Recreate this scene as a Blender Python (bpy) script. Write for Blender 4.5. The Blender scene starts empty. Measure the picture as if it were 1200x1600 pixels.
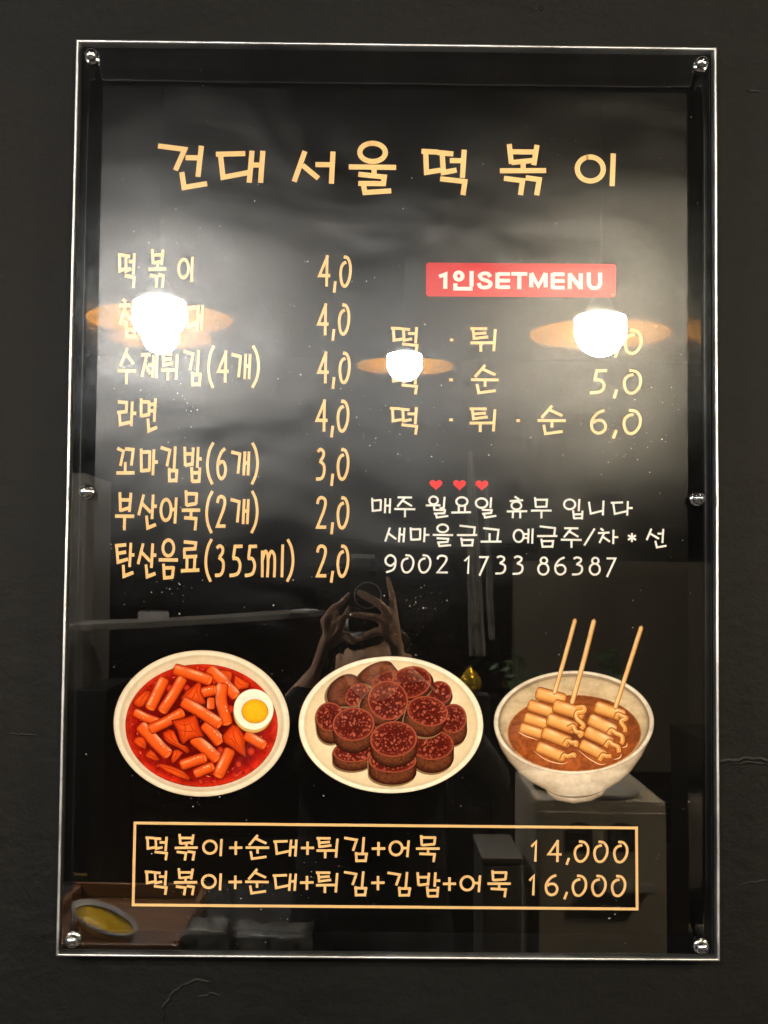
import bpy, bmesh, math, random
import numpy as np
from mathutils import Vector, Matrix, noise

random.seed(4)
rng = np.random.default_rng(4)
scene = bpy.context.scene
C = scene.collection

# ---------------------------------------------------------------- camera, world, exposure
cam_d = bpy.data.cameras.new("camera")
cam = bpy.data.objects.new("camera", cam_d)
C.objects.link(cam)
scene.camera = cam
cam_right = Vector((0.999926, -0.007339, 0.009675))
cam_up = Vector((-0.010017, -0.048118, 0.998791))
cam_back = Vector((-0.006865, -0.998815, -0.048188))
m = Matrix((cam_right, cam_up, cam_back)).transposed().to_4x4()
m.translation = Vector((-0.0169, -1.20514, 1.67296))
cam.matrix_world = m
cam_d.sensor_fit = 'VERTICAL'
cam_d.sensor_height = 32.0
cam_d.lens = 32.0 * 1905.98 / 1600.0
cam_d.clip_start = 0.002
cam_d.clip_end = 60

world = bpy.data.worlds.new("World")
scene.world = world
world.use_nodes = True
world.node_tree.nodes['Background'].inputs[0].default_value = (0.9, 0.93, 1.0, 1)
world.node_tree.nodes['Background'].inputs[1].default_value = 0.05
scene.view_settings.view_transform = 'Standard'
scene.view_settings.look = 'None'
scene.view_settings.exposure = 1.85
scene.view_settings.gamma = 1.0

GLOBE_L = 230.0        # radiance of the pendant globes
DOWN_L = 30.0         # radiance of the ceiling downlights


# ---------------------------------------------------------------- colour and materials
def lin(r, g, b):
    return tuple(((c / 255) / 12.92 if c / 255 <= 0.04045 else ((c / 255 + 0.055) / 1.055) ** 2.4) for c in (r, g, b))


def new_mat(name):
    mt = bpy.data.materials.new(name)
    mt.use_nodes = True
    nt = mt.node_tree
    return mt, nt, nt.nodes['Principled BSDF']


def node(nt, kind, **kw):
    n = nt.nodes.new(kind)
    for k, v in kw.items():
        if hasattr(n, k):
            setattr(n, k, v)
        else:
            n.inputs[k].default_value = v
    return n


def noise_tex(nt, scale, detail=3.0, rough=0.5, stretch=(1, 1, 1), dist=0.0, loc=(0, 0, 0)):
    tc = nt.nodes.new('ShaderNodeTexCoord')
    mp = nt.nodes.new('ShaderNodeMapping')
    mp.inputs['Scale'].default_value = stretch
    mp.inputs['Location'].default_value = loc
    nt.links.new(tc.outputs['Object'], mp.inputs[0])
    n = nt.nodes.new('ShaderNodeTexNoise')
    n.inputs['Scale'].default_value = scale
    n.inputs['Detail'].default_value = detail
    n.inputs['Roughness'].default_value = rough
    n.inputs['Distortion'].default_value = dist
    nt.links.new(mp.outputs[0], n.inputs['Vector'])
    return n


def ramp(nt, src, stops):
    r = nt.nodes.new('ShaderNodeValToRGB')
    els = r.color_ramp.elements
    while len(els) < len(stops):
        els.new(0.5)
    for e, (p, c) in zip(els, stops):
        e.position = p
        e.color = (*c, 1) if len(c) == 3 else c
    nt.links.new(src, r.inputs[0])
    return r


def mixcol(nt, fac, a, b, mode='MIX'):
    mx = nt.nodes.new('ShaderNodeMix')
    mx.data_type = 'RGBA'
    mx.blend_type = mode
    for i, v in ((0, fac), (6, a), (7, b)):
        if isinstance(v, (int, float)):
            mx.inputs[i].default_value = v
        elif isinstance(v, tuple):
            mx.inputs[i].default_value = (*v, 1)
        else:
            nt.links.new(v, mx.inputs[i])
    return mx.outputs[2]


def math_node(nt, op, a, b=0.0, clamp=False):
    n = nt.nodes.new('ShaderNodeMath')
    n.operation = op
    n.use_clamp = clamp
    for i, v in ((0, a), (1, b)):
        if isinstance(v, (int, float)):
            n.inputs[i].default_value = v
        else:
            nt.links.new(v, n.inputs[i])
    return n.outputs[0]


def bump_chain(nt, pairs):
    """pairs of (height socket, distance, strength); returns the last normal"""
    prev = None
    for h, d, s in pairs:
        b = nt.nodes.new('ShaderNodeBump')
        b.inputs['Distance'].default_value = d
        b.inputs['Strength'].default_value = s
        nt.links.new(h, b.inputs['Height'])
        if prev:
            nt.links.new(prev, b.inputs['Normal'])
        prev = b.outputs[0]
    return prev


def film_finish(nt, bsdf):
    """satin laminate of the poster: the same soft wrinkles run through sheet and print"""
    a = noise_tex(nt, 4.2, 2.0, 0.45, (1, 1, 1.5), 0.6)
    b = noise_tex(nt, 13.0, 2.0, 0.45, (1, 1, 1.4), 0.3, (3, 0, 1))
    c = noise_tex(nt, 900.0, 2.0, 0.6)
    nrm = bump_chain(nt, [(a.outputs[0], 0.0030, 1.0), (b.outputs[0], 0.00024, 1.0), (c.outputs[0], 0.00006, 1.0)])
    nt.links.new(nrm, bsdf.inputs['Normal'])
    r = math_node(nt, 'MULTIPLY_ADD', noise_tex(nt, 7, 3, 0.6, (1, 1, 2)).outputs[0], 0.08)
    r.node.inputs[2].default_value = 0.212
    bsdf.inputs['Specular IOR Level'].default_value = 0.0
    bsdf.inputs['Roughness'].default_value = 1.0
    gl = nt.nodes.new('ShaderNodeBsdfGlossy')
    gl.distribution = 'BECKMANN'
    nt.links.new(r, gl.inputs['Roughness'])
    nt.links.new(nrm, gl.inputs['Normal'])
    fr = nt.nodes.new('ShaderNodeFresnel')
    fr.inputs[0].default_value = 1.34
    mx = nt.nodes.new('ShaderNodeMixShader')
    nt.links.new(fr.outputs[0], mx.inputs[0])
    nt.links.new(bsdf.outputs[0], mx.inputs[1])
    nt.links.new(gl.outputs[0], mx.inputs[2])
    out = [n_ for n_ in nt.nodes if n_.bl_idname == 'ShaderNodeOutputMaterial'][0]
    nt.links.new(mx.outputs[0], out.inputs[0])


def flat_print(name, rgb, grain=0.08):
    mt, nt, p = new_mat(name)
    n = noise_tex(nt, 700, 2)
    col = lin(*rgb)
    dark = tuple(c * (1 - grain) for c in col)
    lt = tuple(min(1, c * (1 + grain)) for c in col)
    nt.links.new(ramp(nt, n.outputs[0], [(0.3, dark), (0.7, lt)]).outputs[0], p.inputs['Base Color'])
    film_finish(nt, p)
    return mt


def painted_print(name, kind):
    """print whose inks are stored per vertex, with the drawn texture of the food on top"""
    mt, nt, p = new_mat(name)
    at = nt.nodes.new('ShaderNodeAttribute')
    at.attribute_name = 'ink'
    col = at.outputs['Color']
    g = noise_tex(nt, 160, 4, 0.6)
    col = mixcol(nt, 1.0, col, ramp(nt, g.outputs[0], [(0.25, (0.90, 0.89, 0.87)), (0.75, (1.08, 1.07, 1.07))]).outputs[0], 'MULTIPLY')
    if kind == 'meat':
        tc = nt.nodes.new('ShaderNodeTexCoord')
        wob = noise_tex(nt, 150, 2)
        v = nt.nodes.new('ShaderNodeTexVoronoi')
        v.inputs['Scale'].default_value = 350
        mp = nt.nodes.new('ShaderNodeMapping')
        mp.inputs['Scale'].default_value = (1, 0.0, 1)
        nt.links.new(tc.outputs['Object'], mp.inputs[0])
        add = nt.nodes.new('ShaderNodeMix')
        add.data_type = 'VECTOR'
        add.inputs[0].default_value = 0.006
        nt.links.new(mp.outputs[0], add.inputs[4])
        nt.links.new(wob.outputs['Color'], add.inputs[5])
        nt.links.new(add.outputs[1], v.inputs['Vector'])
        sz = math_node(nt, 'SUBTRACT', v.outputs['Distance'], math_node(nt, 'MULTIPLY', ramp(nt, v.outputs['Color'], [(0.0, (0, 0, 0)), (1, (1, 1, 1))]).outputs[0], 0.32))
        f = ramp(nt, sz, [(0.14, (1, 1, 1)), (0.30, (0, 0, 0))])
        lum = nt.nodes.new('ShaderNodeAttribute')
        lum.attribute_name = 'bits'
        f2 = math_node(nt, 'MULTIPLY', f.outputs[0], lum.outputs['Fac'])
        bit = mixcol(nt, 1.0, ramp(nt, v.outputs['Color'], [(0.0, lin(126, 42, 30)), (1.0, lin(182, 94, 70))]).outputs[0], ramp(nt, g.outputs[0], [(0.2, (0.7, 0.7, 0.7)), (0.8, (1.1, 1.1, 1.1))]).outputs[0], 'MULTIPLY')
        col = mixcol(nt, f2, col, bit)
    if kind == 'skin':
        s = noise_tex(nt, 170, 5, 0.7, (1, 0.01, 1.6), 2.5)
        col = mixcol(nt, 1.0, col, ramp(nt, s.outputs[0], [(0.32, (0.45, 0.40, 0.38)), (0.5, (0.95, 0.92, 0.9)), (0.68, (1.7, 1.55, 1.35))]).outputs[0], 'MULTIPLY')
    if kind == 'broth':
        s = noise_tex(nt, 90, 5, 0.7, (1, 0.01, 1), 1.2)
        col = mixcol(nt, 1.0, col, ramp(nt, s.outputs[0], [(0.32, (0.55, 0.45, 0.4)), (0.5, (1, 1, 1)), (0.7, (1.5, 1.5, 1.4))]).outputs[0], 'MULTIPLY')
    if kind == 'china':
        s = noise_tex(nt, 22, 5, 0.65, (1, 0.01, 1))
        col = mixcol(nt, 1.0, col, ramp(nt, s.outputs[0], [(0.3, (0.97, 0.94, 0.89)), (0.6, (1.06, 1.05, 1.02))]).outputs[0], 'MULTIPLY')
    if kind == 'stone':
        s = noise_tex(nt, 38, 6, 0.7, (1, 0.01, 1.5))
        col = mixcol(nt, 1.0, col, ramp(nt, s.outputs[0], [(0.33, (0.66, 0.60, 0.54)), (0.5, (0.96, 0.92, 0.86)), (0.62, (1.12, 1.10, 1.06))]).outputs[0], 'MULTIPLY')
    nt.links.new(col, p.inputs['Base Color'])
    film_finish(nt, p)
    return mt


M = {}
M['cream'] = flat_print('cream_print', (246, 199, 136))
M['white'] = flat_print('white_print', (244, 240, 232))
M['pale'] = flat_print('pale_print', (240, 226, 220))
M['red'] = flat_print('red_print', (196, 24, 34))
M['heart'] = flat_print('heart_print', (224, 44, 44))
for k in ('plain', 'meat', 'skin', 'broth', 'china', 'stone'):
    M['ink_' + k] = painted_print('painted_' + k, k)

mt, nt, p = new_mat('black_poster_film')
n = noise_tex(nt, 500, 3)
nt.links.new(ramp(nt, n.outputs[0], [(0.3, lin(6, 5.5, 5)), (0.7, lin(9, 8, 7))]).outputs[0], p.inputs['Base Color'])
film_finish(nt, p)
M['film'] = mt

mt, nt, p = new_mat('black_board')
p.inputs['Base Color'].default_value = (*lin(6, 6, 6), 1)
p.inputs['Roughness'].default_value = 0.05
a = noise_tex(nt, 9, 1, 0.5, (1, 1, 0.6), 1.0)
nt.links.new(bump_chain(nt, [(a.outputs[0], 0.0005, 1.0)]), p.inputs['Normal'])
M['board'] = mt

mt, nt, p = new_mat('polished_chrome')
p.inputs['Metallic'].default_value = 1
n = noise_tex(nt, 9, 4, 0.7, (1, 1, 1))
nt.links.new(ramp(nt, n.outputs[0], [(0.35, (0.30, 0.30, 0.30)), (0.65, (0.56, 0.56, 0.56))]).outputs[0], p.inputs['Base Color'])
nt.links.new(ramp(nt, noise_tex(nt, 25, 3).outputs[0], [(0.3, (0.38,) * 3), (0.7, (0.50,) * 3)]).outputs[0], p.inputs['Roughness'])
M['chrome'] = mt
mt, nt, p = new_mat('bolt_chrome')
p.inputs['Metallic'].default_value = 1
n = noise_tex(nt, 400, 2)
nt.links.new(ramp(nt, n.outputs[0], [(0.3, (0.62, 0.61, 0.6)), (0.7, (0.8, 0.8, 0.8))]).outputs[0], p.inputs['Base Color'])
p.inputs['Roughness'].default_value = 0.09
M['bolt'] = mt


def clear_sheet(name, reflect, haze):
    mt = bpy.data.materials.new(name)
    mt.use_nodes = True
    nt = mt.node_tree
    nt.nodes.clear()
    out = nt.nodes.new('ShaderNodeOutputMaterial')
    tr = nt.nodes.new('ShaderNodeBsdfTransparent')
    tr.inputs[0].default_value = (0.985, 0.985, 0.985, 1)
    gl = nt.nodes.new('ShaderNodeBsdfGlossy')
    gl.inputs['Roughness'].default_value = 0.0
    fr = nt.nodes.new('ShaderNodeFresnel')
    fr.inputs[0].default_value = 1.49
    warp = noise_tex(nt, 5.0, 1, 0.4, (1, 1, 1), 0.3)
    nrm = bump_chain(nt, [(warp.outputs[0], 0.0002, 1.0)])
    nt.links.new(nrm, gl.inputs['Normal'])
    mx = nt.nodes.new('ShaderNodeMixShader')
    nt.links.new(math_node(nt, 'MULTIPLY', fr.outputs[0], reflect), mx.inputs[0])
    nt.links.new(tr.outputs[0], mx.inputs[1])
    nt.links.new(gl.outputs[0], mx.inputs[2])
    # smears of grease and dust
    g2 = nt.nodes.new('ShaderNodeBsdfGlossy')
    g2.distribution = 'BECKMANN'
    g2.inputs['Roughness'].default_value = 0.24
    g2.inputs['Color'].default_value = (0.86, 0.94, 1.0, 1)
    s1 = noise_tex(nt, 10, 5, 0.65, (1, 1, 1), 2.0)
    s2 = noise_tex(nt, 75, 5, 0.75, (1, 1, 0.6), 3.0, (2, 0, 5))
    s = math_node(nt, 'MULTIPLY', ramp(nt, s1.outputs[0], [(0.35, (0.25,) * 3), (0.7, (1,) * 3)]).outputs[0],
                  ramp(nt, s2.outputs[0], [(0.36, (0.35,) * 3), (0.60, (1,) * 3)]).outputs[0])
    mx2 = nt.nodes.new('ShaderNodeMixShader')
    nt.links.new(math_node(nt, 'MULTIPLY', s, haze), mx2.inputs[0])
    nt.links.new(mx.outputs[0], mx2.inputs[1])
    nt.links.new(g2.outputs[0], mx2.inputs[2])
    nt.links.new(mx2.outputs[0], out.inputs[0])
    return mt


M['pane'] = clear_sheet('acrylic_front', 2.2, 0.006)
mt = bpy.data.materials.new('acrylic_back')
mt.use_nodes = True
mt.node_tree.nodes.clear()
o_ = mt.node_tree.nodes.new('ShaderNodeOutputMaterial')
t_ = mt.node_tree.nodes.new('ShaderNodeBsdfTransparent')
mt.node_tree.links.new(t_.outputs[0], o_.inputs[0])
M['pane_back'] = mt
mt, nt, p = new_mat('acrylic_edge')
p.inputs['Base Color'].default_value = (0.10, 0.10, 0.10, 1)
p.inputs['Roughness'].default_value = 0.25
M['pane_edge'] = mt


def rough_mat(name, c1, c2, scale, rough=0.5, bump=0.0, bscale=None, metallic=0.0, stretch=(1, 1, 1), spec=0.5):
    mt, nt, p = new_mat(name)
    n = noise_tex(nt, scale, 5, 0.6, stretch)
    nt.links.new(ramp(nt, n.outputs[0], [(0.3, lin(*c1)), (0.7, lin(*c2))]).outputs[0], p.inputs['Base Color'])
    p.inputs['Roughness'].default_value = rough
    p.inputs['Metallic'].default_value = metallic
    p.inputs['Specular IOR Level'].default_value = spec
    if bump:
        b = noise_tex(nt, bscale or scale, 4, 0.6, stretch)
        nt.links.new(bump_chain(nt, [(b.outputs[0], bump, 1.0)]), p.inputs['Normal'])
    return mt


mt, nt, p = new_mat('charcoal_wall_paint')
a = noise_tex(nt, 1.1, 3, 0.5)
b = noise_tex(nt, 60, 5, 0.7)
c0 = ramp(nt, a.outputs[0], [(0.35, lin(11, 11.5, 10.5)), (0.65, lin(13.5, 12, 10))]).outputs[0]
col = mixcol(nt, 1.0, c0, ramp(nt, b.outputs[0], [(0.25, (0.82,) * 3), (0.75, (1.18,) * 3)]).outputs[0], 'MULTIPLY')
nt.links.new(col, p.inputs['Base Color'])
p.inputs['Roughness'].default_value = 0.62
p.inputs['Specular IOR Level'].default_value = 0.08
h1 = noise_tex(nt, 120, 4, 0.55)
h2 = noise_tex(nt, 14, 3, 0.5, (1, 1, 1.6), 0.8)
h3 = noise_tex(nt, 420, 2, 0.5)
nt.links.new(bump_chain(nt, [(h2.outputs[0], 0.003, 0.7), (h1.outputs[0], 0.0011, 0.9), (h3.outputs[0], 0.0003, 0.9)]), p.inputs['Normal'])
M['wall'] = mt
M['crack'] = rough_mat('crack_fill', (16, 15, 14), (24, 22, 20), 300, 0.9)  # strip along each crack, a little paler than the wall paint
M['lip'] = rough_mat('lifted_paint', (13, 12, 11), (17, 15, 13), 200, 0.7, spec=0.08)
M['dust'] = rough_mat('dust_speck', (150, 148, 142), (200, 198, 190), 900, 0.7)
M['wood'] = rough_mat('bent_wood', (176, 104, 44), (205, 134, 66), 6, 0.5, stretch=(1, 1, 14))
M['black_metal'] = rough_mat('black_metal', (16, 16, 16), (24, 24, 24), 50, 0.4)
M['dark_room'] = rough_mat('dark_room_paint', (9, 8, 7), (14, 12, 11), 2, 0.9, spec=0.04)
M['floor'] = rough_mat('dark_floor', (14, 12, 11), (20, 18, 16), 3, 0.35)
M['grey_white'] = rough_mat('grey_white_plastic', (150, 146, 142), (172, 168, 160), 8, 0.4)
M['beige'] = rough_mat('beige_plastic', (160, 148, 130), (180, 168, 148), 6, 0.45)
M['recess'] = rough_mat('dark_plastic', (20, 18, 17), (30, 27, 25), 20, 0.35)
M['shelf'] = rough_mat('pale_counter_edge', (88, 84, 77), (104, 99, 91), 9, 0.4)
M['gold'] = rough_mat('brushed_gold', (214, 176, 30), (240, 208, 60), 20, 0.14, metallic=0.75)
M['leaf'] = rough_mat('leaf_green', (30, 62, 26), (52, 92, 40), 60, 0.5)
M['brown_wood'] = rough_mat('brown_wood', (96, 58, 28), (140, 92, 46), 7, 0.35, stretch=(1, 6, 6))
M['yellow'] = rough_mat('yellow_glaze', (210, 160, 10), (232, 188, 30), 12, 0.3)
M['film_clear'] = rough_mat('cloudy_plastic', (70, 68, 66), (130, 128, 122), 25, 0.3, 0.01, 18)
M['skin'] = rough_mat('skin', (238, 184, 152), (250, 212, 182), 40, 0.5, 0.0006, 160)
M['hair'] = rough_mat('black_hair', (14, 12, 11), (30, 26, 23), 120, 0.45, 0.003, 60, stretch=(1, 1, 0.2))
M['jacket'] = rough_mat('dark_cloth', (26, 26, 26), (40, 39, 38), 30, 0.9, 0.004, 14)
M['trousers'] = rough_mat('navy_cloth', (22, 24, 32), (32, 34, 44), 30, 0.9, 0.004, 14)
M['phone'] = rough_mat('graphite_glass', (44, 42, 42), (54, 52, 52), 5, 0.3)
M['steel'] = rough_mat('steel_edge', (150, 150, 152), (180, 180, 184), 40, 0.2, metallic=1.0)
M['lens'] = rough_mat('lens_glass', (6, 7, 12), (10, 12, 20), 40, 0.05)
M['ring'] = rough_mat('pale_ring', (190, 186, 180), (205, 202, 196), 40, 0.4)


def emitter(name, rgb, strength):
    mt = bpy.data.materials.new(name)
    mt.use_nodes = True
    nt = mt.node_tree
    nt.nodes.clear()
    o = nt.nodes.new('ShaderNodeOutputMaterial')
    e = nt.nodes.new('ShaderNodeEmission')
    e.inputs[0].default_value = (*rgb, 1)
    e.inputs[1].default_value = strength
    nt.links.new(e.outputs[0], o.inputs[0])
    return mt


mt = bpy.data.materials.new('amber_glass')
mt.use_nodes = True
nt = mt.node_tree
nt.nodes.clear()
o_ = nt.nodes.new('ShaderNodeOutputMaterial')
t_ = nt.nodes.new('ShaderNodeBsdfTransparent')
t_.inputs[0].default_value = (1.0, 0.86, 0.62, 1)
d_ = nt.nodes.new('ShaderNodeBsdfDiffuse')
l_ = nt.nodes.new('ShaderNodeBsdfTranslucent')
for q_ in (d_, l_):
    nt.links.new(ramp(nt, noise_tex(nt, 5, 2, .5, (1, 3, 1)).outputs[0], [(0.35, lin(176, 122, 30)), (0.65, lin(206, 152, 48))]).outputs[0], q_.inputs[0])
m1 = nt.nodes.new('ShaderNodeMixShader')
nt.links.new(d_.outputs[0], m1.inputs[1])
nt.links.new(l_.outputs[0], m1.inputs[2])
m2 = nt.nodes.new('ShaderNodeMixShader')
m2.inputs[0].default_value = 0.42
nt.links.new(t_.outputs[0], m2.inputs[1])
nt.links.new(m1.outputs[0], m2.inputs[2])
nt.links.new(m2.outputs[0], o_.inputs[0])
M['amber'] = mt
M['globe_cool'] = emitter('lit_globe_white', (0.98, 0.98, 0.96), GLOBE_L)
M['globe_warm'] = emitter('lit_globe_warm', (1.0, 0.90, 0.70), GLOBE_L)
M['down'] = emitter('lit_downlight', (1.0, 0.93, 0.82), DOWN_L)


# ---------------------------------------------------------------- object helpers
def link(name, me, mat=None, parent=None):
    o = bpy.data.objects.new(name, me)
    C.objects.link(o)
    if mat is not None:
        for mm in (mat if isinstance(mat, (list, tuple)) else [mat]):
            me.materials.append(mm)
    if parent is not None:
        o.parent = parent
    return o


def mesh(name, verts, faces, mat=None, parent=None, smooth=False, mat_ids=None):
    me = bpy.data.meshes.new(name)
    me.from_pydata([tuple(v) for v in verts], [], faces)
    if smooth:
        me.polygons.foreach_set('use_smooth', [True] * len(me.polygons))
    o = link(name, me, mat, parent)
    if mat_ids is not None:
        me.polygons.foreach_set('material_index', mat_ids)
    me.update()
    return o


def empty(name, loc, label=None, cat=None, group=None):
    o = bpy.data.objects.new(name, None)
    C.objects.link(o)
    o.location = loc
    o.empty_display_size = 0.05
    tag(o, label, cat, group)
    return o


def tag(o, label=None, cat=None, group=None, kind=None):
    for k, v in (('label', label), ('category', cat), ('group', group), ('kind', kind)):
        if v:
            o[k] = v
    return o


def bm_obj(name, bm, mat=None, parent=None, smooth=False, bevel=0.0, seg=2):
    if bevel:
        bmesh.ops.bevel(bm, geom=list(bm.edges), offset=bevel, segments=seg, profile=0.6, affect='EDGES', clamp_overlap=True)
    bmesh.ops.recalc_face_normals(bm, faces=bm.faces)
    me = bpy.data.meshes.new(name)
    bm.to_mesh(me)
    bm.free()
    if smooth:
        me.polygons.foreach_set('use_smooth', [True] * len(me.polygons))
    return link(name, me, mat, parent)


def box_bm(bm, x0, x1, y0, y1, z0, z1):
    r = bmesh.ops.create_cube(bm, size=1)
    bmesh.ops.scale(bm, vec=(x1 - x0, y1 - y0, z1 - z0), verts=r['verts'])
    bmesh.ops.translate(bm, vec=((x0 + x1) / 2, (y0 + y1) / 2, (z0 + z1) / 2), verts=r['verts'])
    return r['verts']


def box(name, b, mat, parent=None, bevel=0.0):
    bm = bmesh.new()
    box_bm(bm, *b)
    return bm_obj(name, bm, mat, parent, False, bevel)


def lathe(name, prof, mat, parent=None, seg=40, axis='Z', loc=(0, 0, 0), smooth=True):
    """prof: list of (radius, height); heights run along the axis"""
    vs, fs = [], []
    for r, h in prof:
        for i in range(seg):
            a = 2 * math.pi * i / seg
            p_ = (r * math.cos(a), r * math.sin(a), h)
            if axis == 'Y':
                p_ = (p_[0], p_[2], p_[1])
            vs.append((p_[0] + loc[0], p_[1] + loc[1], p_[2] + loc[2]))
    for k in range(len(prof) - 1):
        for i in range(seg):
            j = (i + 1) % seg
            fs.append((k * seg + i, k * seg + j, (k + 1) * seg + j, (k + 1) * seg + i))
    o = mesh(name, vs, fs, mat, parent, smooth)
    return o


def catmull(pts, n=8, closed=False):
    P = [np.array(p, float) for p in pts]
    out = []
    N = len(P)
    rngk = range(N if closed else N - 1)
    for i in rngk:
        p0 = P[(i - 1) % N] if closed or i > 0 else 2 * P[0] - P[1]
        p1 = P[i]
        p2 = P[(i + 1) % N]
        p3 = P[(i + 2) % N] if closed or i + 2 < N else 2 * P[-1] - P[-2]
        for k in range(n):
            t = k / n
            out.append(0.5 * ((2 * p1) + (-p0 + p2) * t + (2 * p0 - 5 * p1 + 4 * p2 - p3) * t * t + (-p0 + 3 * p1 - 3 * p2 + p3) * t ** 3))
    if not closed:
        out.append(P[-1])
    return np.array(out)


# ---------------------------------------------------------------- the wall
WALL_CRACKS = [([(0.3252, 1.4864), (0.3458, 1.4885), (0.3618, 1.4899), (0.397, 1.4864)], 0.0022), ([(0.3393, 1.4846), (0.365, 1.4861), (0.3842, 1.4825)], 0.0012), ([(-0.2226, 1.2296), (-0.221, 1.242), (-0.2136, 1.2544), (-0.203, 1.262), (-0.1936, 1.2676), (-0.1836, 1.2689), (-0.1747, 1.2659)], 0.0016), ([(-0.1871, 1.2521), (-0.1745, 1.2547), (-0.165, 1.2511)], 0.0012), ([(-0.1415, 1.2438), (-0.1352, 1.2457)], 0.0014), ([(0.3484, 1.3642), (0.3612, 1.3674), (0.3772, 1.3688)], 0.0012), ([(-0.3793, 1.5076), (-0.3506, 1.5053)], 0.001), ([(0.159, 2.258), (0.1603, 2.2614)], 0.0012), ([(0.3585, 2.17), (0.3717, 2.1681)], 0.0016)]
WALL_PITS = [(0.1485, 2.2525, 0.0028), (0.2131, 2.2358, 0.0016), (-0.3411, 2.2213, 0.0012), (-0.2363, 2.2213, 0.0012), (-0.1995, 2.2151, 0.001), (-0.3186, 1.2394, 0.0018), (-0.3748, 2.2355, 0.001), (0.3614, 1.4165, 0.001), (-0.346, 1.3076, 0.0012), (0.142, 2.2128, 0.0012), (0.2588, 2.2457, 0.00098), (-0.3011, 2.2246, 0.00056), (0.3429, 1.2317, 0.00068), (-0.2199, 2.2415, 0.00081), (-0.2044, 1.2776, 0.00055), (0.0896, 1.242, 0.00092), (0.2183, 2.2426, 0.00052), (-0.1378, 1.2753, 0.00091), (-0.2106, 1.2269, 0.00054), (-0.032, 1.2629, 0.00067), (0.0503, 1.2602, 0.00073), (-0.0507, 2.2214, 0.00073), (-0.0231, 1.2462, 0.00069), (-0.1864, 1.2434, 0.00083)]
DUST = [(-0.2022, 1.8054, 0.004, 0.03, 16), (-0.2291, 1.8561, 0.02, 0.02, 20), (-0.216, 1.6596, 0.012, 0.008, 18), (-0.0479, 1.8453, 0.03, 0.02, 14), (-0.0347, 1.8007, 0.02, 0.02, 12), (0.0363, 1.6557, 0.02, 0.03, 22), (0.0162, 1.7949, 0.02, 0.01, 8), (0.245, 1.8356, 0.02, 0.03, 18), (0.2195, 1.8034, 0.02, 0.02, 14), (0.0175, 1.6429, 0.01, 0.01, 6), (-0.1936, 1.4538, 0.02, 0.02, 14), (-0.0861, 1.3621, 0.03, 0.02, 18), (-0.1919, 1.3551, 0.02, 0.02, 12), (0.2198, 1.346, 0.004, 0.01, 10), (-0.1086, 1.6417, 0.03, 0.02, 10), (-0.2661, 1.9649, 0.01, 0.02, 8), (-0.2379, 1.9878, 0.004, 0.01, 6)]
WALL_Y = 0.022
wall = mesh('wall', [(-3, WALL_Y, 0), (3, WALL_Y, 0), (3, WALL_Y, 3.0), (-3, WALL_Y, 3.0), (-3, WALL_Y + .1, 0), (3, WALL_Y + .1, 0), (3, WALL_Y + .1, 3.0), (-3, WALL_Y + .1, 3.0)],
            [(0, 3, 2, 1), (4, 5, 6, 7), (0, 1, 5, 4), (3, 7, 6, 2), (0, 4, 7, 3), (1, 2, 6, 5)], M['wall'])
tag(wall, kind='structure')


def ribbon(pts, widths, y, mat, name, parent, ridge=0.0):
    """narrow strip following a jagged line on the wall; ridge lifts its middle"""
    pts = np.array(pts, float)
    vs, fs = [], []
    for i, p_ in enumerate(pts):
        d = pts[min(i + 1, len(pts) - 1)] - pts[max(i - 1, 0)]
        nrm = np.array([-d[1], d[0]]) / (np.linalg.norm(d) + 1e-9)
        w_ = widths[i] / 2
        for s, yy in ((-1, y), (0, y - ridge), (1, y)):
            q = p_ + nrm * w_ * s
            vs.append((q[0], yy, q[1]))
    for i in range(len(pts) - 1):
        for k in range(2):
            a_ = i * 3 + k
            fs.append((a_, a_ + 1, a_ + 4, a_ + 3))
    return mesh(name, vs, fs, mat, parent)


def jag(pts, step=0.004, amp=0.0012):
    out = []
    for (x0, z0), (x1, z1) in zip(pts[:-1], pts[1:]):
        n = max(1, int(math.hypot(x1 - x0, z1 - z0) / step))
        for k in range(n):
            t = k / n
            out.append((x0 + (x1 - x0) * t + random.uniform(-amp, amp), z0 + (z1 - z0) * t + random.uniform(-amp, amp)))
    out.append(pts[-1])
    return out


for pts, wd in WALL_CRACKS:
    j = jag(pts)
    ws = [wd * (0.35 + 0.9 * random.random()) for _ in j]
    ws[0] = ws[-1] = 0.0001
    ribbon(j, ws, WALL_Y - 0.0003, M['crack'], 'paint_crack', wall)
    j2 = [(x + wd * 0.2, z - wd * 0.9) for x, z in j]
    ribbon(j2, [w_ * 1.1 for w_ in ws], WALL_Y - 0.0002, M['lip'], 'paint_ridge', wall, 0.0012)
for x, z, r in WALL_PITS:
    bm = bmesh.new()
    bmesh.ops.create_icosphere(bm, subdivisions=2, radius=r)
    for v in bm.verts:
        v.co *= 1 + 0.35 * noise.noise(v.co * 900 + Vector((x, z, 0)))
        v.co.y *= 0.45
    bmesh.ops.translate(bm, vec=(x, WALL_Y, z), verts=bm.verts)
    bm_obj('paint_nib', bm, M['lip'], wall, True)

# ---------------------------------------------------------------- the menu board
BW, BZ0, BZ1 = 0.3232, 1.2958, 2.2043
board = empty('menu_board', (0, WALL_Y, BZ0), 'large black menu board with thin chrome frame and clear cover screwed on the dark wall', 'menu board')


def to_board(vs):
    return [(x, y - WALL_Y, z - BZ0) for x, y, z in vs]


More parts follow.
